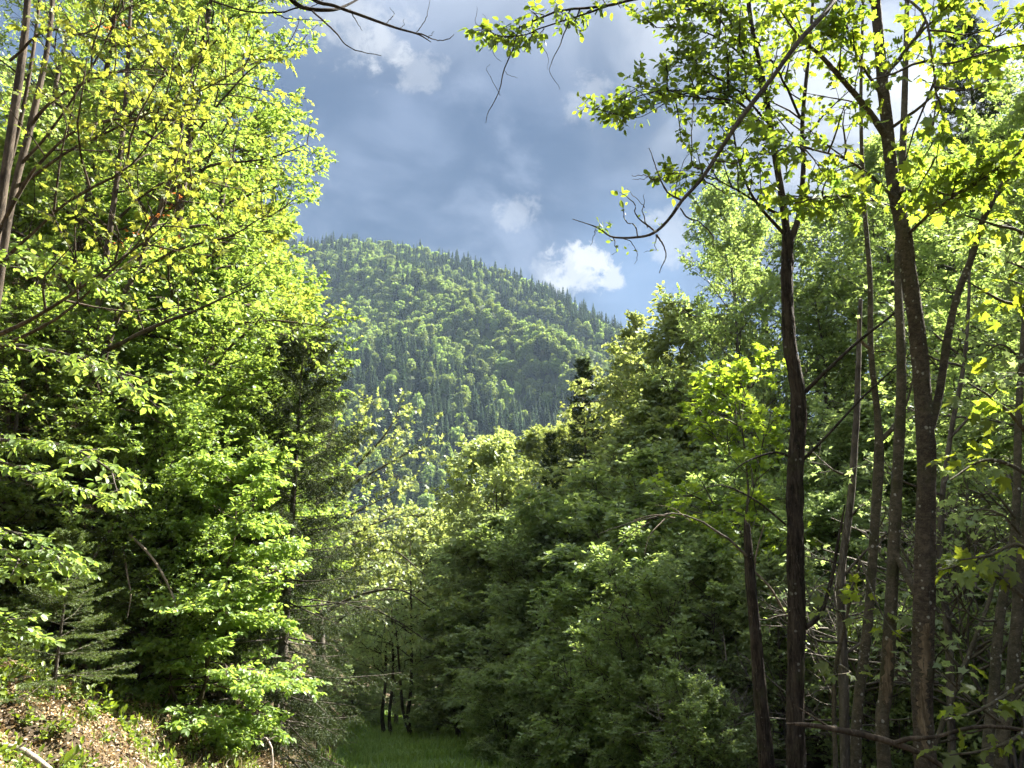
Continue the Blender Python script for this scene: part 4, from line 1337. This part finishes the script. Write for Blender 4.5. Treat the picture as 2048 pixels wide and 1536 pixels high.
for q, P in enumerate(alder_arms[3:]):
    leaf_parts(h, P, 26, .066, 760 + q, .35, .35, OVAL_ALDER, .10)

# broken snag
def jag(g, P, R):
    rj = np.random.default_rng(9)
    for q in range(9):
        a = q / 9 * 6.283
        e = np.array([math.cos(a), math.sin(a) * .8, 0]) * R[-1] * .8
        hgt = rj.uniform(.02, .09)
        p = P[-1] + e
        g.add(np.array([p + e * .25, p - e * .6 + [.006, 0, 0], p + [.01, .01, -.02], p + [0, 0, hgt]]), np.array([(0, 1, 3), (1, 2, 3), (2, 0, 3)]), 0)
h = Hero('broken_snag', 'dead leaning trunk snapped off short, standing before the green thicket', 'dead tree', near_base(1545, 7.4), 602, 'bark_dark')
h.thin = 0.78
h.limb([basepts(h, 7.4, 24), (1532, 1500, 7.4, 17), (1520, 1380, 7.4, 15), (1510, 1250, 7.4, 13), (1500, 1150, 7.4, 12), (1494, 1050, 7.4, 8)], 'trunk', 40, 14, .07, extra=jag)
h.limb([(1500, 1118, 7.4, 3.8), (1455, 1080, 7.3, 3.2), (1400, 1048, 7.2, 2.6), (1350, 1035, 7.2, 2.2), (1290, 1045, 7.1, 1.5), (1200, 1075, 7.1, .7)], 'dead_branch', 22, 6, .08, 'bark_twig', .008)
for pts in ([(1350, 1036, 7.2, 2), (1310, 1030, 7.1, 1.4), (1268, 1040, 7.1, .7)], [(1330, 1038, 7.2, 1.8), (1300, 1070, 7.1, 1.2), (1288, 1110, 7.1, .6)],
            [(1380, 1042, 7.2, 1.6), (1345, 1016, 7.1, 1), (1310, 1010, 7.1, .5)], [(1300, 1044, 7.1, 1.4), (1260, 1070, 7.1, 1), (1225, 1110, 7.1, .5)]):
    h.limb(pts, 'twig', 10, 5, .05, 'bark_dead')
h.limb([(1506, 1140, 7.4, 3), (1540, 1175, 7.4, 3), (1570, 1225, 7.4, 2.4)], 'dead_branch', 10, 6, .05, 'bark_dead')
for pts in ([(1508, 1160, 7.4, 3), (1512, 1110, 7.4, 2.6), (1528, 1050, 7.4, 1)],):
    h.limb(pts, 'splinter', 8, 5, .08, 'bark_dead')


def wound(h, P, R, t0, t1, side, wdt, seed):
    """strip where the bark is gone: a shallow ragged shell on the trunk, 3 mm proud"""
    rw = np.random.default_rng(seed)
    n = 34
    ts = np.linspace(t0, t1, n)
    u = ts * (len(P) - 1)
    i = np.clip(u.astype(int), 0, len(P) - 2)
    f = (u - i)[:, None]
    c = P[i] * (1 - f) + P[i + 1] * f
    rad = R[i] * (1 - f[:, 0]) + R[i + 1] * f[:, 0]
    prof = np.sin(np.linspace(.08, math.pi - .08, n)) ** .5
    S = 7
    V = []
    for k in range(n):
        w = wdt * prof[k] * rw.uniform(.45, 1.2)
        sh = rw.normal(0, .10)
        for q in range(S):
            a = side + sh + w * (q / (S - 1) - .5) * 2 + rw.normal(0, .05)
            V.append(c[k] + np.array([math.sin(a), -math.cos(a), 0]) * (rad[k] * 1.10 + .003 + rw.uniform(0, .004)))
    idx2 = np.arange(n * S).reshape(n, S)
    g = Geo()
    g.add(np.array(V), np.stack([idx2[:-1, :-1], idx2[:-1, 1:], idx2[1:, 1:], idx2[1:, :-1]], -1).reshape(-1, 4))
    o = obj('bare_wood', g.mesh('bare_wood', [M['wound']], True, h.base), h.root)
    o['label'] = 'tan strip of bare wood where bark has peeled off'


# slim trunk with a fork
h = Hero('slim_maple', 'slimmest of the upright trunks, spotted pale, beside the lichen covered one', 'tree', near_base(1702, 7.2), 603, 'bark_pale')
h.thin = 0.78
h.limb([basepts(h, 7.2, 15), (1712, 1480, 7.2, 13), (1735, 1260, 7.2, 12), (1748, 1080, 7.2, 11), (1758, 930, 7.2, 13), (1756, 840, 7.2, 9), (1742, 700, 7.2, 7.5), (1740, 560, 7.2, 7), (1728, 400, 7.2, 6), (1722, 200, 7.2, 5), (1728, -60, 7.2, 4)], 'trunk', 60, 12, .05)
h.limb([(1762, 880, 7.2, 7), (1790, 850, 7.2, 6), (1815, 800, 7.2, 3.5), (1830, 740, 7.2, 2)], 'branch', 14, 7, .04)
h.limb([(1742, 700, 7.2, 5), (1722, 680, 7.15, 4), (1716, 640, 7.1, 2.5)], 'dead_branch', 10, 7, .06, 'bark_dead')

# middle trunk, merges up beside the big one
h = Hero('wounded_maple', 'middle upright trunk with a torn strip of bare wood low down', 'tree', near_base(1762, 6.6), 604, 'bark_pale')
h.thin = 0.78
P, _ = h.limb([basepts(h, 6.6, 19), (1766, 1480, 6.6, 16), (1772, 1380, 6.6, 16), (1784, 1180, 6.6, 15), (1792, 1000, 6.6, 14), (1800, 850, 6.6, 13.5), (1802, 700, 6.65, 12), (1796, 560, 6.7, 11), (1800, 420, 6.8, 10), (1808, 240, 6.9, 9), (1816, -60, 6.9, 6)], 'trunk', 64, 16, .05)
Pm, Rm = px_limb_thin([basepts(h, 6.6, 19), (1766, 1480, 6.6, 16), (1772, 1380, 6.6, 16), (1784, 1180, 6.6, 15), (1792, 1000, 6.6, 14), (1800, 850, 6.6, 13.5), (1802, 700, 6.65, 12), (1796, 560, 6.7, 11), (1800, 420, 6.8, 10), (1808, 240, 6.9, 9), (1816, -60, 6.9, 6)], 64)
tsn = lambda Pp, py: float(np.argmin([abs(pxof(p)[1] - py) for p in Pp])) / (len(Pp) - 1)
wound(h, Pm, Rm, tsn(Pm, 1400), tsn(Pm, 1262), -.35, .7, 1)
h.limb([(1786, 1095, 6.6, 8), (1812, 1150, 6.5, 8), (1838, 1200, 6.4, 7), (1848, 1240, 6.4, 5)], 'branch', 14, 8, .05)

# big lichen-covered maple trunk
h = Hero('lichen_maple', 'thickest upright trunk, brown and covered in pale lichen, with peeled patches', 'tree', near_base(1846, 6.2), 605, 'bark_lichen')
h.thin = 0.78
base_r = basepts(h, 6.2, 30)
big = [base_r, (1848, 1480, 6.2, 23), (1846, 1300, 6.2, 24), (1850, 1100, 6.2, 23), (1852, 900, 6.2, 21.5), (1838, 700, 6.2, 20), (1820, 560, 6.2, 19), (1806, 460, 6.2, 19), (1788, 380, 6.2, 17), (1776, 270, 6.2, 16), (1764, 150, 6.2, 15), (1752, 0, 6.2, 13), (1745, -120, 6.2, 11)]
bigP, _ = h.limb(big, 'trunk', 190, 36, .05)
Pb, Rb = px_limb_thin(big, 80)
wound(h, Pb, Rb, tsn(Pb, 1345), tsn(Pb, 1240), -.25, .5, 2)
wound(h, Pb, Rb, tsn(Pb, 1500), tsn(Pb, 1355), -.45, .55, 3)
m_arms = []
m_arms.append(h.limb([(1860, 860, 6.2, 12), (1880, 780, 6.2, 11), (1895, 680, 6.2, 10), (1915, 590, 6.2, 9), (1945, 510, 6.2, 9), (1975, 420, 6.1, 8), (2060, 290, 6, 6)], 'stem', 34, 10, .05)[0])
m_arms.append(h.limb([(1776, 280, 6.2, 10), (1735, 220, 6.1, 9), (1690, 165, 6.0, 8), (1640, 110, 5.9, 6), (1600, 75, 5.8, 4), (1560, 20, 5.7, 2)], 'branch', 24, 8, .05)[0])
# the long diagonal branch that hangs across the sky
diag, diag_o = h.limb([(1752, 10, 6.2, 9), (1700, -40, 5.8, 9), (1655, 20, 5.4, 8.5), (1600, 80, 5.2, 8), (1545, 155, 5.1, 7.2), (1490, 225, 5.05, 6.8), (1450, 285, 5, 6.2), (1405, 355, 5, 5.6), (1365, 400, 5, 5), (1340, 435, 5, 4.6), (1312, 463, 5, 4.2), (1280, 474, 5, 3.4), (1225, 474, 5, 2.6), (1195, 455, 5, 1.8), (1145, 438, 5, 1)], 'branch', 60, 9, .06)
for pts in ([(1366, 402, 5, 2.4), (1330, 385, 5, 2.2), (1312, 358, 5, 1.8), (1305, 340, 5, 1.4), (1290, 300, 5, .7)],
            [(1312, 360, 5, 1.8), (1295, 350, 5, 1.4), (1265, 346, 5, .7)],
            [(1296, 352, 5, 1.2), (1280, 360, 5, .9), (1264, 362, 5, .5)],
            [(1350, 395, 5, 1.4), (1352, 360, 5, 1.2), (1362, 325, 5, 1), (1374, 305, 5, .6)],
            [(1408, 340, 5, 2.2), (1388, 325, 5, 2), (1384, 290, 5, 1.8), (1386, 230, 5, 1.4), (1392, 180, 5, .8)],
            [(1425, 320, 5, 2.4), (1450, 327, 5, 2.2), (1480, 322, 5, 2), (1485, 300, 5, 1)],
            [(1405, 357, 5, 2), (1440, 380, 5, 1.8), (1455, 392, 5, .9)],
            [(1362, 416, 5, 2.2), (1378, 436, 5, 2), (1400, 445, 5, 1.8), (1425, 470, 5, 1.4), (1430, 500, 5, .7)],
            [(1310, 465, 5, 3), (1290, 452, 5, 2.6), (1272, 432, 5, 2), (1272, 415, 5, 1.6), (1255, 400, 5, 1.2), (1240, 393, 5, .6)],
            [(1274, 472, 5, 2), (1270, 452, 5, 1.8), (1252, 440, 5, 1.5), (1245, 418, 5, 1)],
            [(1295, 455, 5, 1.6), (1290, 425, 5, 1.3), (1294, 400, 5, .8), (1292, 385, 5, .5)],
            [(1289, 415, 5, 1.2), (1275, 398, 5, .9), (1256, 378, 5, .5)],
            [(1315, 468, 5, 2.4), (1332, 488, 5, 2), (1337, 508, 5, 1.6), (1325, 540, 5, .7)],
            [(1312, 468, 5, 1.4), (1313, 490, 5, 1), (1316, 502, 5, .8), (1292, 508, 5, .5)],
            [(1244, 476, 5, 1.6), (1265, 490, 5, 1.3), (1272, 508, 5, 1), (1265, 528, 5, .6)],
            [(1225, 474, 5, 1.5), (1232, 490, 5, 1.1), (1236, 502, 5, .8), (1230, 508, 5, .5)],
            [(1192, 452, 5, 1.2), (1187, 470, 5, .9), (1182, 490, 5, .5)]):
    h.limb(pts, 'twig', 16, 6, .10, None, .007, under=diag_o)
for pts in (
    [(1790, 390, 6.2, 6), (1850, 380, 5.9, 5), (1900, 390, 5.6, 4), (1960, 360, 5.4, 3), (2060, 290, 5.2, 2)],
    [(1812, 470, 6.2, 5), (1870, 420, 5.8, 4), (1935, 370, 5.5, 3), (1990, 330, 5.3, 2)],
    [(1770, 200, 6.2, 5), (1720, 120, 5.9, 4), (1690, 60, 5.7, 3), (1680, 0, 5.6, 2)],
    [(1795, 400, 6.2, 5), (1720, 330, 5.8, 4), (1640, 300, 5.5, 3), (1570, 290, 5.3, 1.6), (1520, 270, 5.2, .8)],
    [(1800, 420, 6.2, 5), (1740, 400, 5.8, 4), (1660, 390, 5.5, 3), (1600, 400, 5.3, 1.6)],
    [(1765, 160, 6.2, 5), (1830, 80, 5.8, 4), (1880, 30, 5.5, 3), (1930, -30, 5.3, 2)],
    [(1776, 260, 6.2, 5), (1860, 200, 5.8, 4), (1930, 120, 5.5, 3), (2000, 70, 5.3, 2), (2060, 50, 5.2, 1)],
    [(1750, -20, 6.2, 5), (1840, 20, 5.5, 4), (1862, 120, 5.3, 3.4), (1868, 180, 5.2, 3), (1882, 245, 5.2, 2.4), (1868, 330, 5.2, 1)],
):
    m_arms.append(h.limb(pts, 'branch', 20, 7, .05, None, .008)[0])
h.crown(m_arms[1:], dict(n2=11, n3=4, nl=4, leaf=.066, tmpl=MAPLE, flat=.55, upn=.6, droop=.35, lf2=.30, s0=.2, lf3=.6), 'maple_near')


for q, P in enumerate(m_arms[2:]):
    leaf_parts(h, P, 20, .105, 800 + q)
leaf_parts(h, m_arms[1], 18, .10, 830, .3)
leaf_parts(h, m_arms[0], 14, .10, 831, .5)
# rosettes of small leaves on the hanging branch
gl_ = Geo()
rl = np.random.default_rng(71)
for (px, py, nlv, s) in ((1240, 392, 6, .055), (1203, 450, 8, .05), (1215, 462, 6, .045), (1392, 182, 6, .05), (1376, 302, 6, .05), (1370, 270, 8, .05), (1400, 240, 8, .05), (1245, 418, 4, .03), (1290, 425, 3, .03),
                        (1262, 500, 4, .03), (1310, 495, 4, .035), (1372, 380, 4, .05), (1392, 400, 5, .06), (1232, 485, 4, .03), (1310, 445, 4, .03)):
    p = W(px, py, 5.0)
    Pq = grow(rl, np.repeat(p[None], nlv, 0) + rl.normal(0, .015, (nlv, 3)), rl.normal(0, 1, (nlv, 3)) + np.array([0, 0, .3]), np.full(nlv, .02), 3, .1, 0)
    V, Fc, tt = leafset(rl, Pq, 1, s, OVAL6, t0=.8, upn=.3)
    gl_.add(V, Fc, 0, tt)
obj('leaf_rosettes', gl_.mesh('leaf_rosettes', [M['alder']], False, h.base), h.root, kind='stuff')

# leaning grey stems at the right edge
for j, (pts, lab, bk) in enumerate((
    ([(2000, 1536, 6.5, 12), (2020, 1380, 6.5, 11), (2035, 1180, 6.5, 10), (2055, 1000, 6.5, 9), (2080, 700, 6.5, 8), (2090, 400, 6.5, 6)], 'grey leaning stem near the picture edge', 'bark_pale'),
    ([(1975, 1536, 7.6, 11), (1990, 1350, 7.6, 10), (2004, 1200, 7.6, 9), (2030, 1050, 7.6, 8), (2040, 800, 7.6, 7), (2060, 500, 7.6, 5)], 'straighter grey stem beside the leaning one at the picture edge', 'bark_pale'),
    ([(1690, 1536, 9.5, 9), (1686, 1350, 9.5, 9), (1682, 1150, 9.5, 8), (1700, 1000, 9.5, 7), (1712, 800, 9.5, 6), (1720, 600, 9.5, 4)], 'brown trunk in the shade behind the slimmest trunk', 'bark'),
    ([(1905, 1536, 9, 7), (1900, 1300, 9, 7), (1880, 1100, 9, 6), (1895, 900, 9, 5), (1930, 700, 9, 4), (1940, 500, 9, 3)], 'thin dark stem just behind the thickest trunk', 'bark'),
    ([(1860, 1536, 8.5, 5), (1900, 1400, 8.5, 5), (1960, 1250, 8.5, 4), (2000, 1130, 8.5, 3)], 'thin sapling stem slanting behind the thickest trunk', 'bark_pale'),
)):
    d = pts[0][2]
    h = Hero('forest_stem', lab, 'tree', near_base(pts[0][0], d), 900 + j, bk)
    P, _ = h.limb([basepts(h, d, pts[0][3] * 1.15)] + pts, 'trunk', 40, 9, .05, None, .004)
    rs = np.random.default_rng(950 + j)
    arms = []
    for q in range(7):
        t = rs.uniform(.25, .95)
        p, T = along(P[None], np.array([[t]]))
        qx, qy = pxof(p[0, 0])
        sg = rs.choice([-1, 1])
        ln = rs.uniform(60, 170)
        A, _ = h.limb([(qx, qy, d, 3.2), (qx + sg * ln * .5, qy - ln * rs.uniform(.1, .6), d - .1, 2), (qx + sg * ln, qy - ln * rs.uniform(.2, 1.0), d - rs.uniform(-.3, .5), .7)], 'branch', 12, 5, .05, None, .006)
        arms.append(A)
    h.crown(arms, dict(n2=4, n3=3, nl=3, leaf=.08, tmpl=STAR, flat=.6, upn=.8, droop=.2, lf2=.5, s0=.4), 'dark_leaf')

# maple sapling with big shaded leaves at the right edge
h = Hero('maple_sapling', 'maple sapling with big flat shaded leaves between trunk and picture edge', 'tree', near_base(2090, 5.6), 641, 'bark_pale')
h.limb([basepts(h, 5.6, 12), (2100, 1300, 5.6, 9), (2110, 1000, 5.6, 8), (2120, 700, 5.6, 6), (2110, 400, 5.6, 4)], 'trunk', 24, 8, .04)
for q, pts in enumerate((
    [(2110, 950, 5.6, 5), (2040, 850, 5.4, 4), (1990, 800, 5.3, 3), (1935, 765, 5.2, 1.4)],
    [(2110, 1000, 5.6, 5), (2040, 940, 5.4, 4), (1970, 920, 5.3, 3), (1900, 960, 5.2, 1.4)],
    [(2105, 1150, 5.6, 5), (2040, 1090, 5.4, 4), (1980, 1110, 5.3, 3), (1920, 1120, 5.2, 1.4)],
    [(2105, 1250, 5.6, 5), (2030, 1180, 5.4, 4), (1950, 1130, 5.3, 3), (1880, 1140, 5.2, 1.4)],
    [(2100, 1350, 5.6, 5), (2030, 1380, 5.4, 4), (1960, 1420, 5.3, 3), (1890, 1440, 5.2, 1.4)],
    [(2100, 1400, 5.6, 5), (2040, 1470, 5.4, 4), (1970, 1500, 5.3, 3), (1900, 1510, 5.2, 1.4)],
    [(2115, 700, 5.6, 5), (2050, 620, 5.4, 4), (2000, 600, 5.3, 3), (1930, 560, 5.2, 1.4)],
    [(2112, 560, 5.6, 5), (2050, 470, 5.4, 4), (1990, 450, 5.3, 3), (1930, 430, 5.2, 1.4)],
)):
    P, _ = h.limb(pts, 'branch', 16, 6, .04)
    leaf_parts(h, P, 17, .11, 860 + q, .35, .2)
# a low maple shoot between the slim trunks
h = Hero('maple_sapling', 'low maple shoot holding out leaves between the slim trunks', 'tree', near_base(1660, 6.9), 642, 'bark_pale')
h.limb([basepts(h, 6.9, 5), (1668, 1400, 6.9, 4), (1690, 1250, 6.8, 3.2), (1720, 1120, 6.7, 2)], 'trunk', 20, 6, .04)
for q, pts in enumerate((
    [(1690, 1250, 6.8, 2.4), (1720, 1235, 6.6, 2), (1750, 1240, 6.5, 1)], [(1690, 1250, 6.8, 2.4), (1680, 1225, 6.6, 1.8), (1655, 1215, 6.5, .9)],
    [(1680, 1330, 6.8, 2.4), (1700, 1345, 6.6, 1.8), (1665, 1350, 6.5, .9)], [(1715, 1140, 6.7, 2), (1700, 1180, 6.6, 1.6), (1680, 1190, 6.5, .8)],
    [(1720, 1120, 6.7, 2), (1770, 1240, 6.4, 1.6), (1815, 1280, 6.2, .8)])):
    P, _ = h.limb(pts, 'branch', 10, 5, .04)
    leaf_parts(h, P, 7, .10, 880 + q, .3, .05)

# bare branches over the top of the picture, from a tree standing beside the camera
h = Hero('overhanging_tree', 'tree beside the viewpoint whose bare dark branches cross the top edge', 'tree', (-3.4, 3.2, float(ground_z(-3.4, 3.2)) - .05), 651, 'bark_dark')
bx, by = pxof(h.base)
pt = lambda x, y, z, rp: (*pxof((x, y, z)), y, rp)
h.limb([pt(-3.4, 3.2, h.base[2], 60), pt(-3.4, 3.2, 2.5, 50), pt(-3.3, 3.3, 5.0, 40), pt(-3.2, 3.4, 8.0, 20)], 'trunk', 24, 12, .05, 'bark')
h.limb([pt(-3.3, 3.3, 4.7, 24), pt(-2.6, 3.8, 5.6, 18), pt(-2.0, 4.4, 6.0, 12), (560, -30, 5.0, 8), (600, 12, 5.2, 5), (660, 20, 5.3, 4), (690, 12, 5.4, 3), (722, -5, 5.5, 2)], 'branch', 40, 8, .04)
h.limb([pt(-2.0, 4.4, 6.0, 12), pt(-1.8, 4.8, 6.2, 9), (615, -12, 5.2, 5), (670, 12, 5.2, 4), (720, 30, 5.2, 3.5), (790, 55, 5.2, 2.8), (835, 68, 5.2, 2), (862, 84, 5.2, .8)], 'branch', 34, 7, .05)
for pts in ([(835, 68, 5.2, 1.6), (870, 80, 5.2, 1.2), (888, 82, 5.2, 1), (906, 66, 5.2, .6)],
            [(625, 22, 5.2, 2.4), (672, 62, 5.2, 2), (700, 92, 5.2, 1.5), (762, 106, 5.2, .7)],
            [(600, 15, 5.2, 2), (560, 22, 5.1, 2), (500, 20, 5.0, 2), (430, 0, 5, 2.4), (380, -30, 5, 3)],
            [(545, 23, 5.1, 1.4), (585, 37, 5.1, 1.1), (658, 40, 5.1, .6)],
            [(832, 66, 5.2, 1.2), (850, 44, 5.2, 1), (862, 0, 5.2, .5)],
            [(700, 18, 5.2, 1.2), (716, 45, 5.2, .9), (724, 62, 5.2, .5)],
            [(772, 48, 5.2, 1), (786, 32, 5.2, .8), (780, 15, 5.2, .4)],
            [(798, 58, 5.2, .9), (806, 48, 5.2, .6), (810, 36, 5.2, .4)],
            [(855, 78, 5.2, .9), (862, 70, 5.2, .6), (866, 66, 5.2, .4)],
            [(600, 20, 5.2, 1), (640, 5, 5.3, .8), (660, -10, 5.3, .6)]):
    h.limb(pts, 'twig', 16, 5, .08, None, .008)

# fallen dead branch caught across the trunks, low right
h = Hero('fallen_branch', 'long dead bare branch lying across in front of the trunks', 'branch', near_base(2100, 5.6), 661, 'bark_left')
h.thin = .72
h.limb([(1572, 1447, 5.6, 2), (1620, 1450, 5.6, 6), (1690, 1462, 5.6, 8), (1760, 1478, 5.6, 8), (1790, 1488, 5.6, 8), (1830, 1502, 5.6, 7.5), (1880, 1530, 5.6, 7), (1960, 1600, 5.6, 8), (2030, 1700, 5.6, 9)], 'limb', 44, 9, .08)
h.limb([(1785, 1487, 5.6, 6), (1820, 1477, 5.55, 5.5), (1870, 1474, 5.5, 5), (1930, 1458, 5.5, 5), (1985, 1453, 5.5, 4.5), (2060, 1462, 5.5, 5)], 'limb', 30, 8, .07)
h.limb([(1900, 1480, 5.5, 3), (1930, 1470, 5.5, 3), (1965, 1459, 5.5, 2)], 'twig', 10, 6, .06)
h.limb([(1660, 1455, 5.6, 3), (1620, 1430, 5.6, 2.4), (1586, 1408, 5.6, 1)], 'twig', 10, 6, .06)

# ------------------------------------------------------------------ ground cover
def scatter_litter():
    rg = np.random.default_rng(77)
    n = 110000
    y = 5.0 + rg.random(n) ** 1.2 * 10
    x = path_x(y) - 2.2 - rg.random(n) ** .9 * 6.4
    z = ground_z(x, y) + rg.uniform(.004, .03, n)
    p = np.stack([x, y, z], -1)
    ax = unit(rg.normal(0, 1, (n, 3)) * [1, 1, .45])
    nr = unit(np.array([.4, 0, .9]) + rg.normal(0, .4, (n, 3)))
    nr = unit(nr - (nr * ax).sum(1, keepdims=True) * ax)
    sd = np.cross(ax, nr)
    s = rg.uniform(.02, .055, (n, 1, 1))
    tv = OVAL4[0].copy()
    tv[:, 2] *= 2.4
    V = p[:, None] + s * (sd[:, None] * tv[None, :, :1] + ax[:, None] * tv[None, :, 1:2] + nr[:, None] * tv[None, :, 2:])
    off = (np.arange(n) * 4)[:, None, None]
    g = Geo()
    g.add(V, (off + OVAL4[1][0][None]).reshape(-1, 3), 0, np.repeat(rg.random(n), 4))
    o = obj('leaf_litter', g.mesh('leaf_litter', [M['litter']]), kind='stuff')
    o['label'] = 'dry brown fallen leaves covering the sunlit bank'
    o['category'] = 'leaf litter'


scatter_litter()


def blades(name, rg, x, y, hgt, wid, mat, lean=.5, label='', n_seg=1):
    n = len(x)
    z = ground_z(x, y) - .01
    a = rg.random(n) * 6.283
    s = np.stack([np.cos(a), np.sin(a), np.zeros(n)], -1)
    ld = np.stack([rg.normal(0, lean, n), rg.normal(0, lean, n), np.ones(n)], -1)
    p = np.stack([x, y, z], -1)
    hh = hgt * rg.uniform(.5, 1.2, (n, 1))
    w = wid * rg.uniform(.7, 1.2, (n, 1))
    midp = p + np.array([0, 0, 1]) * hh * .55 + ld * hh * .12
    tip = p + ld * hh
    V = np.stack([p - s * w, p + s * w, midp + s * w * .8, tip, midp - s * w * .8], 1)
    off = (np.arange(n) * 5)[:, None, None]
    g = Geo()
    g.add(V, [(off + np.array([(0, 1, 2, 4)])[None]).reshape(-1, 4), (off + np.array([(4, 2, 3)])[None]).reshape(-1, 3)], 0, np.repeat(np.clip(rg.normal(.5, .25, n), 0, 1), 5))
    o = obj(name, g.mesh(name, [mat]), kind='stuff')
    o['label'] = label
    o['category'] = 'grass'
    return o


rg = np.random.default_rng(78)
n = 60000
y = rg.uniform(15, 42, n)
x = path_x(y) + rg.uniform(-2.6, 3.6, n)
cl = fbm(x, y, .8)
k = rg.random(n) < .55 + .45 * np.tanh(cl * 2)
blades('grass', rg, x[k], y[k], (.10 + .16 * np.clip(fbm(x[k] + 4, y[k], .6) + .4, 0, 1.2))[:, None], .011, M['grass'], .5, 'short shaded grass covering the forest track')
n = 8000
y = rg.uniform(4.6, 13, n)
x = path_x(y) - 2.5 - rg.random(n) ** 1.4 * 4.5
k = fbm(x, y, .5) > .12
blades('bank_grass', rg, x[k], y[k], .13, .006, M['sprout'], .9, 'fresh green grass tufts sprouting through the leaf litter')
n = 900
y = rg.uniform(5.2, 11, n)
x = path_x(y) - 2.70 - rg.random(n) * .25 + rg.normal(0, .06, n)
o = blades('dry_grass', rg, x, y, .22, .004, M['drygrass'], 1.3, 'dry straw and rootlets hanging over the cut edge of the bank')

# low leafy plants on the bank
rg = np.random.default_rng(79)
plants = []
for j in range(260):
    y = 5.4 + rg.random() * 7
    x = float(path_x(y)) - 2.75 - rg.random() * 4.0
    plants.append((x, y))
g = Geo()
nS = 12
dd = rg.normal(0, 1, (nS, 3)) * [1, 1, 0] + [0, 0, 1.1]
P = grow(rg, np.zeros((nS, 3)), dd, rg.uniform(.08, .2, nS), 4, .12, -.1)
V, Q = tubes(P, np.full((nS, 4), .0016), 3)
g.add(V, Q, 1)
V, Fc, tt = leafset(rg, P, 5, .05, OVAL6, upn=.9)
g.add(V, Fc, 0, tt)
pm = g.mesh('bank_plant', [M['sprout'], M['grass']])
for (x, y) in plants:
    o = obj('bank_plant', pm, loc=(x, y, float(ground_z(x, y)) - .01))
    o.rotation_euler = (0, 0, rg.random() * 6.28)
    s = rg.uniform(.6, 1.5)
    o.scale = (s, s, s)
    tag(o, 'small fresh green seedling among the dry leaves on the bank', 'plant', 'seedlings on the leafy bank')

# bleached stick at the lower left, dry stalks
ds = ground_hit(20, 1500)[1] - .12
h = Hero('fallen_stick', 'bleached grey stick lying at the foot of the leafy bank', 'branch', W(10, 1500, ds), 671, 'stick')
h.limb([(-60, 1480, ds + .1, 5), (0, 1490, ds + .04, 5), (38, 1498, ds, 5.5), (75, 1520, ds - .1, 5), (130, 1565, ds - .3, 4)], 'shaft', 20, 8, .06)
h.limb([(36, 1497, ds, 3.5), (46, 1490, ds, 2.2), (52, 1484, ds, 1)], 'knot', 6, 6, .1)
h = Hero('dry_stalk', 'forked pale dry stalk at the end of the bank', 'plant', near_base(545, 9.6), 672, 'stick')
h.limb([basepts(h, 9.6, 2.2), (545, 1520, 9.6, 2), (535, 1480, 9.6, 1.8), (528, 1475, 9.6, .8)], 'stem', 10, 5, .05)
h.limb([(535, 1482, 9.6, 1.6), (545, 1476, 9.6, 1.2), (552, 1473, 9.6, .6)], 'stem', 8, 5, .05)

# ------------------------------------------------------------------ haze: the air of the valley
hz = Geo()
x0, x1, y0, y1, z0, z1 = -1500, 1500, -420, 1500, -80, float(Z_.max()) + 26
hv = np.array([(x, y, z) for z in (z0, z1) for y in (y0, y1) for x in (x0, x1)], float)
hz.add(hv, np.array([(0, 2, 3, 1), (4, 5, 7, 6), (0, 1, 5, 4), (2, 6, 7, 3), (0, 4, 6, 2), (1, 3, 7, 5)]))
hm, nt = new_mat('haze')
pv = nodes_new(nt, 'ShaderNodeVolumePrincipled')
pv.inputs['Color'].default_value = (.55, .74, 1.0, 1)
pv.inputs['Density'].default_value = 0.00013
pv.inputs['Anisotropy'].default_value = 0.0
out = nodes_new(nt, 'ShaderNodeOutputMaterial')
nt.links.new(pv.outputs[0], out.inputs['Volume'])
ho = obj('haze', hz.mesh('haze', [hm]), kind='stuff')
ho['label'] = 'thin bluish haze filling the valley air'
ho['category'] = 'haze'
